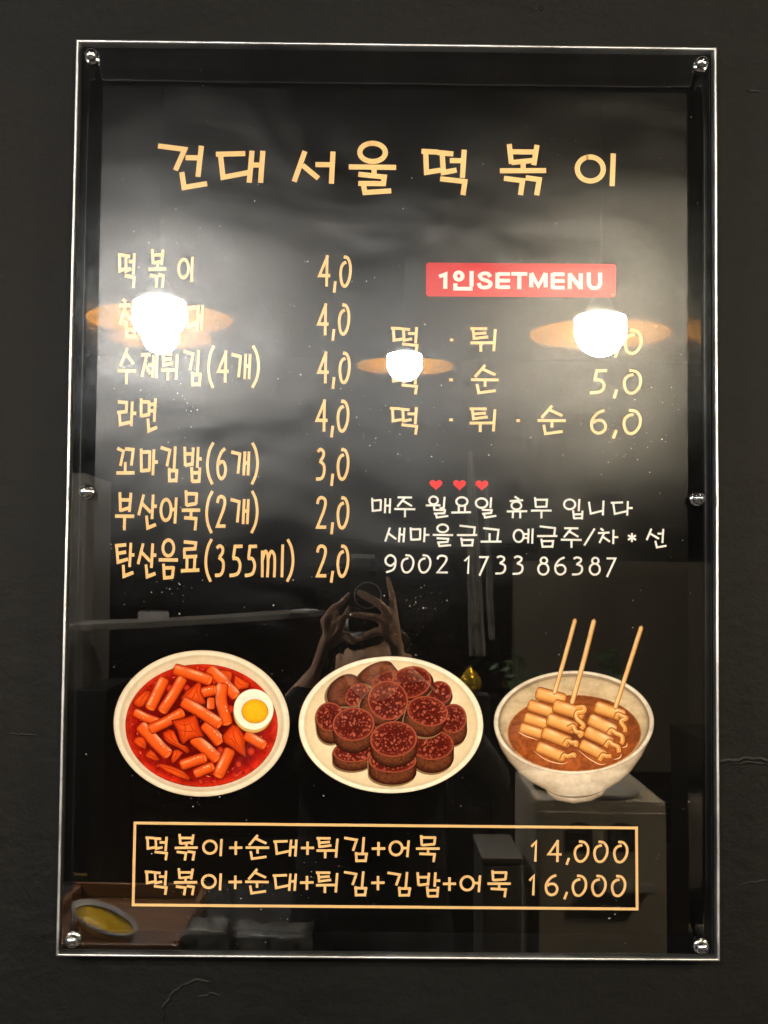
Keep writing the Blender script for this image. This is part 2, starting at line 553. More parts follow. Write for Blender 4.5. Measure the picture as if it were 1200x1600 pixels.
# backing panel, slightly bowed forward at its left and right margins
nx, nz = 60, 12
vs, fs, ids = [], [], []
xi = 0.3195
for iz in range(nz + 1):
    for ix in range(nx + 1):
        x = -xi + 2 * xi * ix / nx
        z = BZ0 + .004 + (BZ1 - BZ0 - .008) * iz / nz
        y = 0.0112
        if x > 0.25:
            y -= 0.00120 * ((x - 0.25) / 0.07) ** 2
        if x < -0.25:
            y -= 0.00030 * ((-x - 0.25) / 0.07) ** 2
        vs.append((x, y, z))
for iz in range(nz):
    for ix in range(nx):
        a = iz * (nx + 1) + ix
        fs.append((a, a + 1, a + nx + 2, a + nx + 1))
k = len(vs)
vs += [(-xi, .0195, BZ0 + .004), (xi, .0195, BZ0 + .004), (xi, .0195, BZ1 - .004), (-xi, .0195, BZ1 - .004)]
fs.append((k, k + 3, k + 2, k + 1))
c0, c1, c2, c3 = 0, nx, (nz + 1) * (nx + 1) - 1, nz * (nx + 1)
fs += [(k, k + 1) + tuple(range(nx, -1, -1)), (k + 2, k + 3) + tuple(range(c3, c2 + 1)),
       (k + 3, k) + tuple(range(0, c3 + 1, nx + 1)), (k + 1, k + 2) + tuple(range(c2, nx - 1, -(nx + 1)))]
o = mesh('backing_panel', to_board(vs), fs, M['board'], board, True)
o.data.polygons.foreach_set('use_smooth', [i < nx * nz for i in range(len(o.data.polygons))])

# chrome rails with mitred corners; profile = (inset from the outer edge, y)
prof = [(0.0, .0215), (0.0, 0.0016), (0.0003, 0.0004), (0.0009, -0.0004), (0.0017, -0.0006), (0.0025, -0.0003), (0.0030, 0.0006), (0.0033, 0.0022), (0.0033, .0215)]
CZ = (BZ0 + BZ1) / 2
HH = (BZ1 - BZ0) / 2
corners = [(-1, 1), (1, 1), (1, -1), (-1, -1)]
for i in range(4):
    (ax, az), (bx, bz) = corners[i], corners[(i + 1) % 4]
    vs, fs = [], []
    for t in np.linspace(0, 1, 9):
        for ins, y in prof:
            pa = Vector((ax * (BW - ins), y, CZ + az * (HH - ins)))
            pb = Vector((bx * (BW - ins), y, CZ + bz * (HH - ins)))
            q = pa.lerp(pb, t)
            if ax == bx:      # the long rails wander by a fraction of a millimetre
                q.x += 0.0003 * math.sin(5 * t * math.pi) * math.sin(math.pi * t)
            vs.append(q)
    n = len(prof)
    for r in range(8):
        for j in range(n - 1):
            fs.append((r * n + j, r * n + j + 1, (r + 1) * n + j + 1, (r + 1) * n + j))
    o = mesh('frame_rail', to_board(vs), fs, M['chrome'], board, True)
    bm = bmesh.new()
    bm.from_mesh(o.data)
    bmesh.ops.recalc_face_normals(bm, faces=bm.faces)
    bm.to_mesh(o.data)
    bm.free()

# clear cover sheet, 2 mm
px0, px1, pz0, pz1 = -0.3176, 0.3157, BZ0 + .0068, BZ1 - .0085
py0, py1 = 0.0000, 0.0020
v8 = [(px0, py0, pz0), (px1, py0, pz0), (px1, py0, pz1), (px0, py0, pz1), (px0, py1, pz0), (px1, py1, pz0), (px1, py1, pz1), (px0, py1, pz1)]
pane = mesh('cover_pane', to_board(v8), [(0, 1, 2, 3), (4, 7, 6, 5), (0, 4, 5, 1), (1, 5, 6, 2), (2, 6, 7, 3), (3, 7, 4, 0)],
            [M['pane'], M['pane_back'], M['pane_edge']], board, False, [0, 1, 2, 2, 2, 2])

# dust specks and bubbles on the cover, far too many to count
vs, fs = [], []
spots = []
for cx, cz, sx, sz, n in DUST:
    for _ in range(n):
        spots.append((random.gauss(cx, sx), random.gauss(cz, sz)))
for _ in range(170):
    spots.append((random.uniform(px0, px1), random.uniform(pz0, pz1)))
for x, z in spots:
    if not (px0 + .002 < x < px1 - .002 and pz0 + .002 < z < pz1 - .002):
        continue
    r = 0.00022 + 0.00045 * random.random() ** 3
    b = len(vs)
    nseg = 6
    for i in range(nseg):
        a = 2 * math.pi * i / nseg + random.random() * .5
        rr = r * random.uniform(.75, 1.2)
        vs.append((x + rr * math.cos(a), -0.00004, z + rr * math.sin(a)))
    vs.append((x, -0.00004 - r * .6, z))
    for i in range(nseg):
        fs.append((b + i, b + (i + 1) % nseg, b + nseg))
o = mesh('dust_specks', to_board(vs), fs, M['dust'], pane)
tag(o, kind='stuff')

# ball-headed standoff bolts
for bx, bz in ((-.3057, 2.1849), (.3057, 2.1849), (-.3021, 1.748), (.3012, 1.7472), (-.3057, 1.3137), (.3038, 1.3116)):
    post = lathe('standoff_bolt', [(0.0, 0.0), (.0036, 0.0), (.0036, .0092), (0, .0092)], M['bolt'], board, 24, 'Y', (bx, 0.0021 - WALL_Y, bz - BZ0))
    post.data.polygons.foreach_set('use_smooth', [False] * len(post.data.polygons))
    fx, fy, fz = bx, -WALL_Y, bz - BZ0
    lathe('collar', [(.0, -.0036), (.0046, -.0036), (.0068, -.0030), (.0074, -.0018), (.0074, -.0002), (0, -.0002)], M['bolt'], post, 32, 'Y', (fx, fy, fz))
    lathe('ball_cap', [(0, -.0136)] + [(.0062 * math.sin(a), -.0078 - .0058 * math.cos(a)) for a in np.linspace(0.12, 2.4, 18)] + [(.0036, -.0032)], M['bolt'], post, 32, 'Y', (fx, fy, fz))

# ---------------------------------------------------------------- the poster (sheet coordinates in mm from its lower left corner)
PX0, PZ0, PY = -0.297, 1.3193, 0.0095
poster = empty('menu_poster', (PX0 + .2965, PY, PZ0), 'black satin menu poster printed with cream Korean lettering and three food pictures', 'poster')
OX = .2965


def sheet(x, z, lift=0.0):
    """sheet millimetres -> coordinates local to the poster"""
    return (x / 1000 - OX, -lift, z / 1000)


nx, nz = 40, 56
vs = [sheet(x, z, 0.0) for z in np.linspace(0, 841, nz + 1) for x in np.linspace(0, 592.0, nx + 1)]
fs = [(r * (nx + 1) + c, r * (nx + 1) + c + 1, (r + 1) * (nx + 1) + c + 1, (r + 1) * (nx + 1) + c) for r in range(nz) for c in range(nx)]
b = len(vs)
ring = list(range(0, nx + 1)) + [r * (nx + 1) + nx for r in range(1, nz + 1)] + [nz * (nx + 1) + c for c in range(nx - 1, -1, -1)] + [r * (nx + 1) for r in range(nz - 1, 0, -1)]
for r in ring:
    x, y, z = vs[r]
    vs.append((x, y + .0003, z))
for i in range(len(ring)):
    j = (i + 1) % len(ring)
    fs.append((ring[j], ring[i], b + i, b + j))
mesh('sheet', vs, fs, M['film'], poster)

LIFT = [0.00008]


def next_lift(d=0.000014):
    LIFT[0] += d
    return LIFT[0]


# tables of the lettering: strokes of every glyph, and where each glyph sits on the sheet
GLYPHS = {
 '건': ['L 48 83 175 98 132 200', 'L 254 80 240 230', 'L 180 138 248 138', 'L 163 208 175 282 284 262'],
 '대': ['L 321 123 459 118', 'L 342 125 356 232 475 208', 'L 491 104 480 256', 'L 488 172 535 172', 'L 542 104 533 256'],
 '서': ['L 738 104 689 252', 'L 728 172 803 235', 'L 788 168 865 168', 'L 870 104 864 260'],
 '울': ['E 1056 112 60 44', 'L 945 183 1167 183', 'L 1064 183 1064 222', 'L 990 218 1112 230 1108 262 990 262', 'L 1013 262 1022 306 1145 296'],
 '떡': ['L 114 107 192 110', 'L 134 107 139 208 206 196', 'L 192 112 266 118', 'L 213 116 219 208 282 195', 'L 250 150 315 150', 'L 318 97 310 232', 'L 204 238 322 250 313 315'],
 '볶': ['L 526 73 537 168', 'L 657 76 642 173', 'L 532 110 650 110', 'L 537 162 642 150', 'L 592 158 592 202', 'L 483 202 700 198', 'L 502 238 590 248 580 317', 'L 604 234 668 242 656 317'],
 '이': ['E 906 192 61 57', 'L 1014 117 1008 272'],
 '수': ['L 155 12 112 130', 'L 145 45 195 115', 'L 96 157 212 157', 'L 153 160 153 243'],
 '제': ['L 240 58 300 56', 'L 275 60 246 195', 'L 262 112 302 178', 'L 285 122 320 120', 'L 322 58 318 198', 'L 345 45 342 203'],
 '튀': ['L 735 130 878 130', 'L 757 132 767 214 887 198', 'L 762 175 872 165', 'L 736 252 945 248', 'L 825 250 825 326', 'L 948 132 935 320'],
 '김': ['L 230 120 307 132 285 198', 'L 352 115 345 210', 'L 304 205 308 265', 'L 296 216 378 216', 'L 370 212 362 265', 'L 304 258 368 256'],
 '개': ['L 752 95 805 108 795 225', 'L 835 92 830 235', 'L 832 160 857 160', 'L 860 92 856 235'],
 '라': ['L 95 350 150 355 148 412 92 418', 'L 106 422 112 493 185 476', 'L 185 348 182 503', 'L 185 422 212 422'],
 '면': ['L 238 330 240 450', 'L 238 352 292 352', 'L 290 345 292 440', 'L 240 445 295 433', 'L 295 368 330 366', 'L 295 410 330 408', 'L 332 328 327 480', 'L 285 460 292 538 347 515'],
 '꼬': ['L 85 75 122 92 105 178', 'L 130 78 180 82 170 175', 'L 134 155 134 218', 'L 82 220 190 218'],
 '마': ['L 222 82 226 215', 'L 222 102 278 100', 'L 275 95 274 208', 'L 226 208 276 203', 'L 300 85 296 232', 'L 300 157 325 157'],
 '밥': ['L 478 68 483 180', 'L 530 72 525 180', 'L 478 110 530 110', 'L 482 178 527 168', 'L 560 68 556 190', 'L 560 138 582 138', 'L 522 188 527 275', 'L 572 190 568 280', 'L 522 222 570 220', 'L 525 272 570 270'],
 '부': ['L 100 335 106 448', 'L 165 338 158 450', 'L 103 380 162 380', 'L 106 442 160 425', 'L 75 475 187 475', 'L 131 475 131 557'],
 '산': ['L 238 348 210 473', 'L 226 398 282 455', 'L 295 348 290 495', 'L 295 418 318 418', 'L 257 475 266 548 315 528'],
 '어': ['E 370 440 31 60', 'L 403 437 430 437', 'L 432 368 426 517'],
 '묵': ['L 488 325 492 415', 'L 488 345 555 345', 'L 552 340 548 405', 'L 492 412 550 402', 'L 465 442 573 440', 'L 520 442 520 485', 'L 480 485 550 490 545 558'],
 '탄': ['L 73 652 138 645', 'L 82 652 92 748 150 730', 'L 88 697 138 688', 'L 165 633 160 778', 'L 165 705 187 705', 'L 123 765 128 832 183 810'],
 '음': ['E 385 662 32 45', 'L 330 730 442 730', 'L 358 752 366 842', 'L 360 776 420 774', 'L 418 768 410 835', 'L 364 832 412 828'],
 '료': ['L 476 628 547 634 543 668 474 672', 'L 480 672 482 716 556 712', 'L 497 715 497 795', 'L 543 715 540 795', 'L 462 797 570 792'],
 '쌀': ['L 20 0 0 60', 'L 20 20 34 50', 'L 50 0 36 60', 'L 48 20 66 55', 'L 80 0 80 62', 'L 80 30 100 30', 'L 18 72 78 72 78 95 18 98 22 128 82 124'],
 '찹': ['L 122 340 145 358', 'L 103 382 172 380', 'L 142 385 110 498', 'L 134 415 176 468', 'L 193 345 191 478', 'L 195 415 216 415', 'L 150 490 155 585', 'L 205 490 200 585', 'L 152 535 202 533', 'L 153 580 202 578'],
 '순': ['L 862 435 775 540', 'L 845 472 950 520', 'L 742 563 978 563', 'L 862 565 862 622', 'L 793 600 808 676 952 655'],
 '매': ['L 57 185 62 285', 'L 57 205 125 200', 'L 122 198 120 275', 'L 60 280 125 272', 'L 155 188 152 295', 'L 155 240 188 240', 'L 190 188 187 295'],
 '주': ['L 247 182 355 182', 'L 300 185 245 250', 'L 285 205 355 245', 'L 222 268 380 268', 'L 303 270 303 328'],
 '월': ['E 515 205 32 29', 'L 458 242 566 240', 'L 520 240 520 270', 'L 560 262 592 258', 'L 597 178 590 268', 'L 515 274 600 276 596 298 518 302', 'L 532 302 540 330 625 318'],
 '요': ['E 728 212 42 32', 'L 705 245 705 292', 'L 752 245 752 292', 'L 648 294 797 290'],
 '일': ['E 880 225 42 35', 'L 950 182 945 262', 'L 882 275 955 277 950 298 885 305', 'L 898 305 906 332 988 318'],
 '휴': ['L 38 -4 60 10', 'L 14 20 80 14', 'E 47 42 24 20', 'L 0 72 100 70', 'L 31 72 29 106', 'L 66 72 66 106'],
 '무': ['L 165 172 172 245', 'L 165 190 255 190', 'L 252 182 247 245', 'L 172 242 250 238', 'L 137 268 285 266', 'L 212 268 212 322'],
 '입': ['E 415 222 40 36', 'L 485 182 480 272', 'L 440 265 447 328', 'L 507 268 503 332', 'L 443 296 505 293', 'L 445 325 505 322'],
 '니': ['L 555 205 568 287 658 264', 'L 660 195 655 298'],
 '다': ['L 713 212 800 208', 'L 730 212 741 289 825 270', 'L 835 198 830 300', 'L 835 247 868 247'],
 '새': ['L 185 405 150 507', 'L 172 445 235 490', 'L 262 405 255 512', 'L 258 455 292 455', 'L 297 405 290 512'],
 '을': ['E 585 412 40 30', 'L 510 463 663 463', 'L 540 488 627 492 622 516 545 521', 'L 553 521 561 548 648 540'],
 '금': ['L 710 390 825 402 818 462', 'L 690 462 843 460', 'L 722 482 733 547', 'L 722 499 815 497', 'L 812 490 804 547', 'L 733 540 804 538'],
 '고': ['L 888 410 1000 422 990 512', 'L 935 450 935 512', 'L 870 514 1022 512'],
 '예': ['E 50 450 36 42', 'L 82 437 118 437', 'L 82 464 118 464', 'L 122 400 119 500', 'L 152 398 148 503'],
 '차': ['L 640 396 662 412', 'L 622 430 703 425', 'L 665 430 632 502', 'L 655 455 707 492', 'L 732 405 730 508', 'L 732 458 765 458'],
 '선': ['L 1005 397 970 480', 'L 995 432 1060 470', 'L 1050 432 1090 432', 'L 1092 397 1085 500', 'L 1033 485 1045 532 1115 520'],
 '(': ['C 652 40 625 90 612 165 622 235 650 291'],
 ')': ['C 876 40 902 90 914 165 903 235 876 291'],
 '/': ['L 597 395 520 522'],
 '*': ['L 863 430 863 494', 'L 835 446 891 478', 'L 891 446 835 478'],
 '+': ['L 632 180 715 178', 'L 674 140 674 222'],
 '.': ['L 0 0 10 0'],
 '4': ['L 771 32 719 160 788 160', 'L 767 30 766 230'],
 '6': ['C 722 74 695 100 674 160 676 225 697 256 720 238 727 195 714 158 692 156 680 172'],
 '2': ['C 667 395 674 366 692 356 712 368 715 400 700 455', 'L 703 445 668 533 722 533'],
 '3': ['C 670 655 688 640 707 655 706 685 688 712', 'C 684 712 711 740 712 790 696 822 662 828'],
 '5': ['L 818 646 776 648 768 722', 'C 764 722 792 726 806 765 796 812 772 826 748 829'],
 'm': ['L 935 690 937 828', 'C 938 735 952 695 968 712 971 760 968 828', 'C 970 735 988 695 1008 712 1012 760 1010 828'],
 'l': ['L 1055 645 1053 830'],
 '0': ['C 325 122 365 135 390 200 388 290 365 360 338 386 310 365 295 290 300 225 320 185 350 168'],
 ',': ['L 255 340 237 443'],
 '9': ['C 228 668 195 693 160 675 156 638 188 610 224 628 232 670 216 722 160 746'],
 '1': ['L 745 652 776 620 771 748'],
 '7': ['L 858 630 930 630 862 765'],
 '8': ['E 232 624 24 22', 'E 228 685 38 40'],
 'B1': ['L 0 17 20 0 20 100'],
 'B인': ['E 27 29 21 21', 'L 100 0 100 88', 'L 8 70 8 100 106 100'],
 'BS': ['C 92 28 75 8 45 5 14 20 28 42 60 52 92 68 84 92 50 100 18 94 4 70'],
 'BE': ['L 100 0 10 0', 'L 100 47 10 47', 'L 100 94 10 94', 'L 10 -8 10 102'],
 'BT': ['L 0 0 100 0', 'L 50 0 50 94'],
 'BM': ['L 5 100 5 0', 'L 5 0 50 92 95 0', 'L 95 0 95 100'],
 'BN': ['L 8 100 8 0', 'L 8 3 92 97', 'L 92 0 92 100'],
 'BU': ['C 8 0 8 40 10 72 28 92 50 95 72 92 90 72 92 40 92 0'],
}
LINES = [
 ('title_character','cream',5.19, 5.19, [('건',56.4, 734.9, 107.2, 782.7), ('대',115.1, 743.4, 165.1, 776.6), ('서',192.0, 743.4, 236.0, 777.4), ('울',249.5, 732.1, 297.3, 788.1), ('떡',322.7, 733.1, 369.9, 780.5), ('볶',402.3, 733.8, 449.1, 786.8), ('이',478.0, 744.4, 519.8, 778.2)]),
 ('menu_character','cream',2.7, 3.47, [('떡',18.4, 635.0, 36.6, 670.4), ('볶',49.3, 635.4, 67.3, 674.8), ('이',78.3, 642.2, 94.7, 667.4)]),
 ('menu_character','cream',2.69, 3.46, [('찹',20.7, 584.1, 38.7, 624.9), ('쌀',42.0, 584.3, 60.2, 624.5), ('순',63.8, 585.1, 82.0, 626.7), ('대',86.7, 592.8, 105.5, 618.4)]),
 ('menu_character','cream',2.69, 3.46, [('수',20.4, 537.6, 39.0, 574.8), ('제',43.5, 544.0, 61.1, 569.6), ('튀',64.0, 542.0, 81.2, 570.4), ('김',85.7, 536.3, 104.7, 573.3), ('(',110.0, 534.4, 117.6, 578.0), ('4',119.1, 540.4, 131.5, 573.0), ('개',133.8, 544.0, 154.0, 570.6), (')',154.3, 534.9, 162.7, 578.5)]),
 ('menu_character','cream',2.68, 3.45, [('라',20.8, 495.0, 40.0, 521.6), ('면',43.2, 488.7, 61.6, 523.9)]),
 ('menu_character','cream',2.68, 3.45, [('꼬',21.2, 446.8, 39.4, 474.8), ('마',44.2, 446.6, 62.4, 473.2), ('김',64.6, 439.6, 83.0, 476.2), ('밥',87.6, 439.1, 106.0, 475.5), ('(',110.4, 437.4, 118.6, 480.8), ('6',120.7, 442.2, 131.3, 475.4), ('개',135.0, 447.3, 154.4, 472.5), (')',155.1, 437.9, 163.1, 480.9)]),
 ('menu_character','cream',2.68, 3.44, [('부',20.9, 391.5, 39.9, 429.5), ('산',43.0, 391.7, 62.2, 427.7), ('어',65.0, 398.7, 82.8, 424.7), ('묵',87.0, 392.0, 105.4, 432.0), ('(',110.5, 388.9, 118.5, 432.1), ('2',120.6, 394.8, 131.2, 427.8), ('개',135.1, 398.7, 154.5, 424.9), (')',155.5, 389.3, 163.5, 432.7)]),
 ('menu_character','cream',2.67, 3.44, [('탄',21.3, 343.5, 40.9, 379.1), ('산',43.4, 343.2, 62.6, 379.0), ('음',65.1, 342.7, 84.1, 383.9), ('료',87.2, 350.1, 105.6, 382.3), ('(',110.5, 340.5, 118.5, 384.3), ('3',121.0, 345.7, 130.8, 378.7), ('5',135.4, 345.9, 148.2, 378.5), ('5',150.7, 346.0, 162.5, 378.6), ('m',166.5, 346.1, 181.7, 373.7), ('l',186.3, 346.3, 189.3, 378.9), (')',191.6, 341.3, 199.8, 384.9)]),
 ('price_character','cream',2.7, 3.35, [('4',219.2, 638.6, 232.0, 670.8), (',',234.8, 632.4, 238.6, 644.4), ('0',241.1, 637.6, 253.7, 670.6)]),
 ('price_character','cream',2.7, 3.34, [('4',218.7, 589.2, 230.9, 621.8), (',',234.0, 583.6, 237.8, 595.6), ('0',240.3, 588.9, 252.7, 621.9)]),
 ('price_character','cream',2.69, 3.34, [('4',219.6, 540.7, 231.6, 573.1), (',',234.7, 535.0, 238.5, 547.2), ('0',241.5, 540.1, 253.7, 573.1)]),
 ('price_character','cream',2.69, 3.33, [('4',218.3, 492.1, 231.1, 524.7), (',',233.8, 486.2, 237.8, 498.2), ('0',240.1, 491.1, 252.9, 524.7)]),
 ('price_character','cream',2.68, 3.32, [('3',220.2, 442.7, 229.8, 475.9), (',',234.5, 437.7, 238.3, 450.1), ('0',240.7, 442.9, 253.5, 476.1)]),
 ('price_character','cream',2.68, 3.32, [('2',220.2, 394.9, 231.4, 427.7), (',',235.0, 389.4, 238.8, 401.6), ('0',241.2, 394.3, 254.0, 427.9)]),
 ('price_character','cream',2.67, 3.31, [('2',220.8, 346.6, 232.0, 379.4), (',',235.3, 341.3, 239.5, 353.3), ('0',241.7, 346.2, 254.5, 379.6)]),
 ('set_menu_character','cream',2.77, 2.77, [('떡',293.5, 571.8, 321.5, 598.6), ('.',352.9, 584.1, 356.3, 587.7), ('튀',373.5, 574.3, 399.9, 598.9), ('5',493.7, 572.8, 510.9, 598.6), (',',517.7, 569.7, 523.5, 578.7), ('0',527.7, 572.9, 546.7, 599.1)]),
 ('set_menu_character','cream',2.77, 2.77, [('떡',293.3, 530.3, 321.5, 557.3), ('.',352.6, 543.8, 356.2, 547.4), ('순',374.4, 531.2, 402.2, 561.8), ('5',493.8, 532.7, 511.0, 557.9), (',',516.7, 528.4, 522.1, 538.0), ('0',526.9, 532.6, 546.1, 558.4)]),
 ('set_menu_character','cream',2.76, 2.76, [('떡',293.3, 489.9, 321.9, 517.7), ('.',352.9, 503.4, 356.5, 507.2), ('튀',373.2, 493.4, 400.0, 518.0), ('.',420.2, 503.5, 423.8, 506.9), ('순',441.4, 490.8, 469.6, 521.4), ('6',494.0, 492.0, 511.0, 517.8), (',',516.1, 487.9, 521.7, 497.3), ('0',526.6, 492.0, 545.8, 518.2)]),
 ('notice_character','white',1.98, 1.98, [('매',275.5, 411.1, 295.5, 426.3), ('주',298.6, 407.2, 319.6, 428.0), ('월',330.1, 406.2, 352.7, 429.2), ('요',355.4, 411.4, 375.2, 428.8), ('일',379.0, 406.6, 400.6, 428.0), ('휴',410.9, 407.3, 431.3, 429.9), ('무',435.1, 407.5, 455.7, 428.7), ('입',467.1, 406.8, 487.5, 427.6), ('니',492.0, 411.1, 508.6, 425.9), ('다',514.8, 411.1, 536.6, 425.7)]),
 ('notice_character','white',1.98, 1.98, [('새',289.0, 382.2, 310.0, 397.0), ('마',314.1, 382.5, 333.9, 397.3), ('을',337.1, 377.8, 357.5, 401.4), ('금',361.3, 378.6, 381.5, 400.4), ('고',385.0, 382.7, 405.8, 398.1), ('예',416.9, 382.1, 437.9, 397.3), ('금',441.2, 378.1, 461.6, 400.5), ('주',465.0, 378.3, 485.8, 398.9), ('/',487.5, 380.3, 499.5, 398.3), ('차',502.0, 382.6, 522.2, 398.8), ('*',531.6, 384.7, 540.4, 393.7), ('선',549.8, 378.6, 570.6, 398.6)]),
 ('notice_character','white',1.98, 1.98, [('9',289.4, 351.3, 301.4, 370.3), ('0',305.6, 351.3, 319.2, 370.5), ('0',322.7, 351.4, 336.1, 370.6), ('2',340.6, 351.7, 352.4, 370.3), ('1',368.4, 351.5, 374.0, 369.9), ('7',383.1, 349.5, 393.7, 369.3), ('3',399.8, 351.1, 410.6, 370.3), ('3',416.9, 350.9, 427.9, 370.3), ('8',441.5, 350.5, 453.7, 369.5), ('6',458.5, 350.7, 470.7, 369.7), ('3',476.1, 350.9, 487.3, 369.9), ('8',492.9, 350.9, 504.9, 369.7), ('7',510.2, 349.4, 521.0, 369.2)]),
 ('combo_character','cream',2.46, 2.46, [('떡',57.1, 67.6, 79.7, 90.8), ('볶',86.0, 67.5, 108.6, 93.5), ('이',112.9, 72.1, 133.1, 88.9), ('+',139.4, 73.5, 152.4, 86.7), ('순',155.6, 68.5, 178.8, 93.7), ('대',182.7, 72.4, 206.7, 88.8), ('+',209.9, 74.0, 222.9, 87.0), ('튀',225.2, 70.9, 247.0, 91.5), ('김',252.3, 67.3, 275.9, 92.1), ('+',279.6, 73.7, 292.8, 87.1), ('어',296.1, 72.6, 317.1, 89.0), ('묵',323.1, 67.8, 346.5, 94.2), ('1',435.9, 69.3, 442.3, 90.7), ('4',451.6, 69.1, 466.6, 90.9), (',',470.3, 66.1, 475.1, 73.5), ('0',478.4, 68.5, 494.0, 90.5), ('0',497.7, 68.4, 512.9, 90.4), ('0',517.3, 68.2, 532.5, 90.4)]),
 ('combo_character','cream',2.46, 2.46, [('떡',57.0, 34.1, 79.8, 57.7), ('볶',85.8, 33.8, 108.6, 60.2), ('이',112.3, 38.9, 132.9, 55.5), ('+',139.3, 40.3, 152.5, 53.5), ('순',155.6, 35.1, 178.8, 60.7), ('대',182.5, 39.0, 206.5, 55.8), ('+',209.5, 40.2, 222.9, 53.6), ('튀',225.2, 37.3, 247.2, 58.1), ('김',252.4, 34.1, 275.6, 58.9), ('+',279.4, 40.3, 292.6, 54.1), ('김',295.1, 34.2, 318.7, 58.6), ('밥',323.7, 33.6, 347.3, 58.2), ('+',349.8, 40.2, 362.8, 53.4), ('어',366.2, 39.1, 387.6, 55.7), ('묵',393.6, 34.2, 416.6, 60.8), ('1',434.1, 36.5, 440.3, 57.7), ('6',450.0, 35.8, 463.6, 57.4), (',',468.2, 32.5, 473.2, 40.5), ('0',476.5, 35.4, 491.9, 57.2), ('0',495.7, 35.4, 511.1, 57.2), ('0',515.2, 35.4, 530.4, 57.2)]),
 ('label_character','pale',4.13, 3.62, [('B1',340.9, 637.7, 349.9, 655.3), ('B인',355.6, 636.2, 376.4, 656.4), ('BS',379.5, 637.6, 395.5, 655.8), ('BE',398.3, 638.2, 413.1, 655.2), ('BT',414.4, 638.3, 430.4, 655.5), ('BM',432.4, 638.2, 451.0, 655.6), ('BE',454.0, 638.4, 468.2, 655.6), ('BN',471.2, 638.4, 486.4, 655.6), ('BU',490.4, 638.4, 506.0, 655.8)]),
]
PLACE_RICE = [0.15784, 0.00138, 0.00265, -0.15687, 17.40836, 282.41412]
PLACE_SAUSAGE = [0.16346, 0.00143, 0.00153, -0.16228, 201.17385, 277.82766]
PLACE_SKEWER = [0.14804, 0.00131, 0.00032, -0.14688, 391.44389, 317.40882]
MARK_LABEL = [(328.4, 664.2), (520.2, 665.0), (519.9, 630.7), (328.6, 629.7)]
MARK_BOX = [(45.2, 105.0), (541.8, 104.2), (542.4, 22.7), (44.9, 22.9)]
MARK_HEARTS = [(340.1, 439.6), (363.6, 439.7), (386.0, 439.6)]
HANDS = {'right': [[(0.0282, -1.27, 1.4918, 0.0135), (0.0277, -1.25, 1.5143, 0.0143), (0.0212, -1.225, 1.5424, 0.015), (0.0209, -1.215, 1.5656, 0.0124)], [(0.0211, -1.22, 1.5503, 0.0133), (0.0216, -1.21, 1.5829, 0.0089), (0.0174, -1.208, 1.6226, 0.0072), (0.0082, -1.212, 1.6584, 0.0051)], [(0.0192, -1.22, 1.5502, 0.0128), (0.0159, -1.205, 1.5811, 0.0098), (-0.0099, -1.2, 1.6074, 0.0089), (-0.0327, -1.2, 1.6204, 0.0085), (-0.048, -1.203, 1.6287, 0.0064)], [(0.0154, -1.22, 1.5464, 0.0128), (0.0094, -1.205, 1.566, 0.0093), (-0.0134, -1.2, 1.5782, 0.0085), (-0.0361, -1.2, 1.5827, 0.0081), (-0.0598, -1.203, 1.5852, 0.0057)], [(0.0155, -1.22, 1.5351, 0.0133), (0.002, -1.21, 1.5544, 0.0098), (-0.0169, -1.205, 1.5497, 0.0089), (-0.0376, -1.208, 1.54, 0.0077), (-0.049, -1.212, 1.5368, 0.0055)], [(0.0215, -1.24, 1.5378, 0.0108), (0.008, -1.25, 1.5601, 0.0095), (-0.0057, -1.245, 1.5794, 0.0082), (-0.0135, -1.24, 1.591, 0.006)]], 'left': [[(-0.131, -1.28, 1.4721, 0.0127), (-0.1226, -1.26, 1.4969, 0.013), (-0.1104, -1.235, 1.5311, 0.0138), (-0.1027, -1.225, 1.5489, 0.0129)], [(-0.1045, -1.225, 1.545, 0.0129), (-0.1139, -1.215, 1.572, 0.009), (-0.097, -1.21, 1.5978, 0.0072), (-0.0781, -1.208, 1.6103, 0.0064), (-0.0669, -1.207, 1.6265, 0.0049)], [(-0.1007, -1.225, 1.547, 0.0129), (-0.1075, -1.22, 1.5709, 0.0077), (-0.093, -1.21, 1.5799, 0.006), (-0.0892, -1.205, 1.5896, 0.0047)], [(-0.0988, -1.225, 1.5413, 0.0129), (-0.0987, -1.215, 1.5645, 0.0077), (-0.0834, -1.208, 1.5725, 0.006), (-0.073, -1.204, 1.5841, 0.0053), (-0.0656, -1.203, 1.6012, 0.0042)], [(-0.0951, -1.23, 1.5411, 0.0129), (-0.0871, -1.215, 1.5514, 0.0085), (-0.0786, -1.21, 1.5649, 0.006), (-0.0721, -1.208, 1.5802, 0.0047)], [(-0.0991, -1.24, 1.529, 0.0134), (-0.0797, -1.225, 1.5434, 0.0111), (-0.0662, -1.215, 1.5421, 0.0081), (-0.0574, -1.212, 1.5292, 0.0051)]]}



def parse(st):
    a = st.split()
    k, v = a[0], [float(t) for t in a[1:]]
    if k == 'E':
        cx, cy, rx, ry = v
        th = np.linspace(-1.75, -1.75 - 2 * math.pi - 0.12, 34)
        pts = np.c_[cx + rx * np.cos(th), cy + ry * np.sin(th)]
        return pts
    pts = np.array(v).reshape(-1, 2)
    return catmull(pts, 7) if k == 'C' else pts


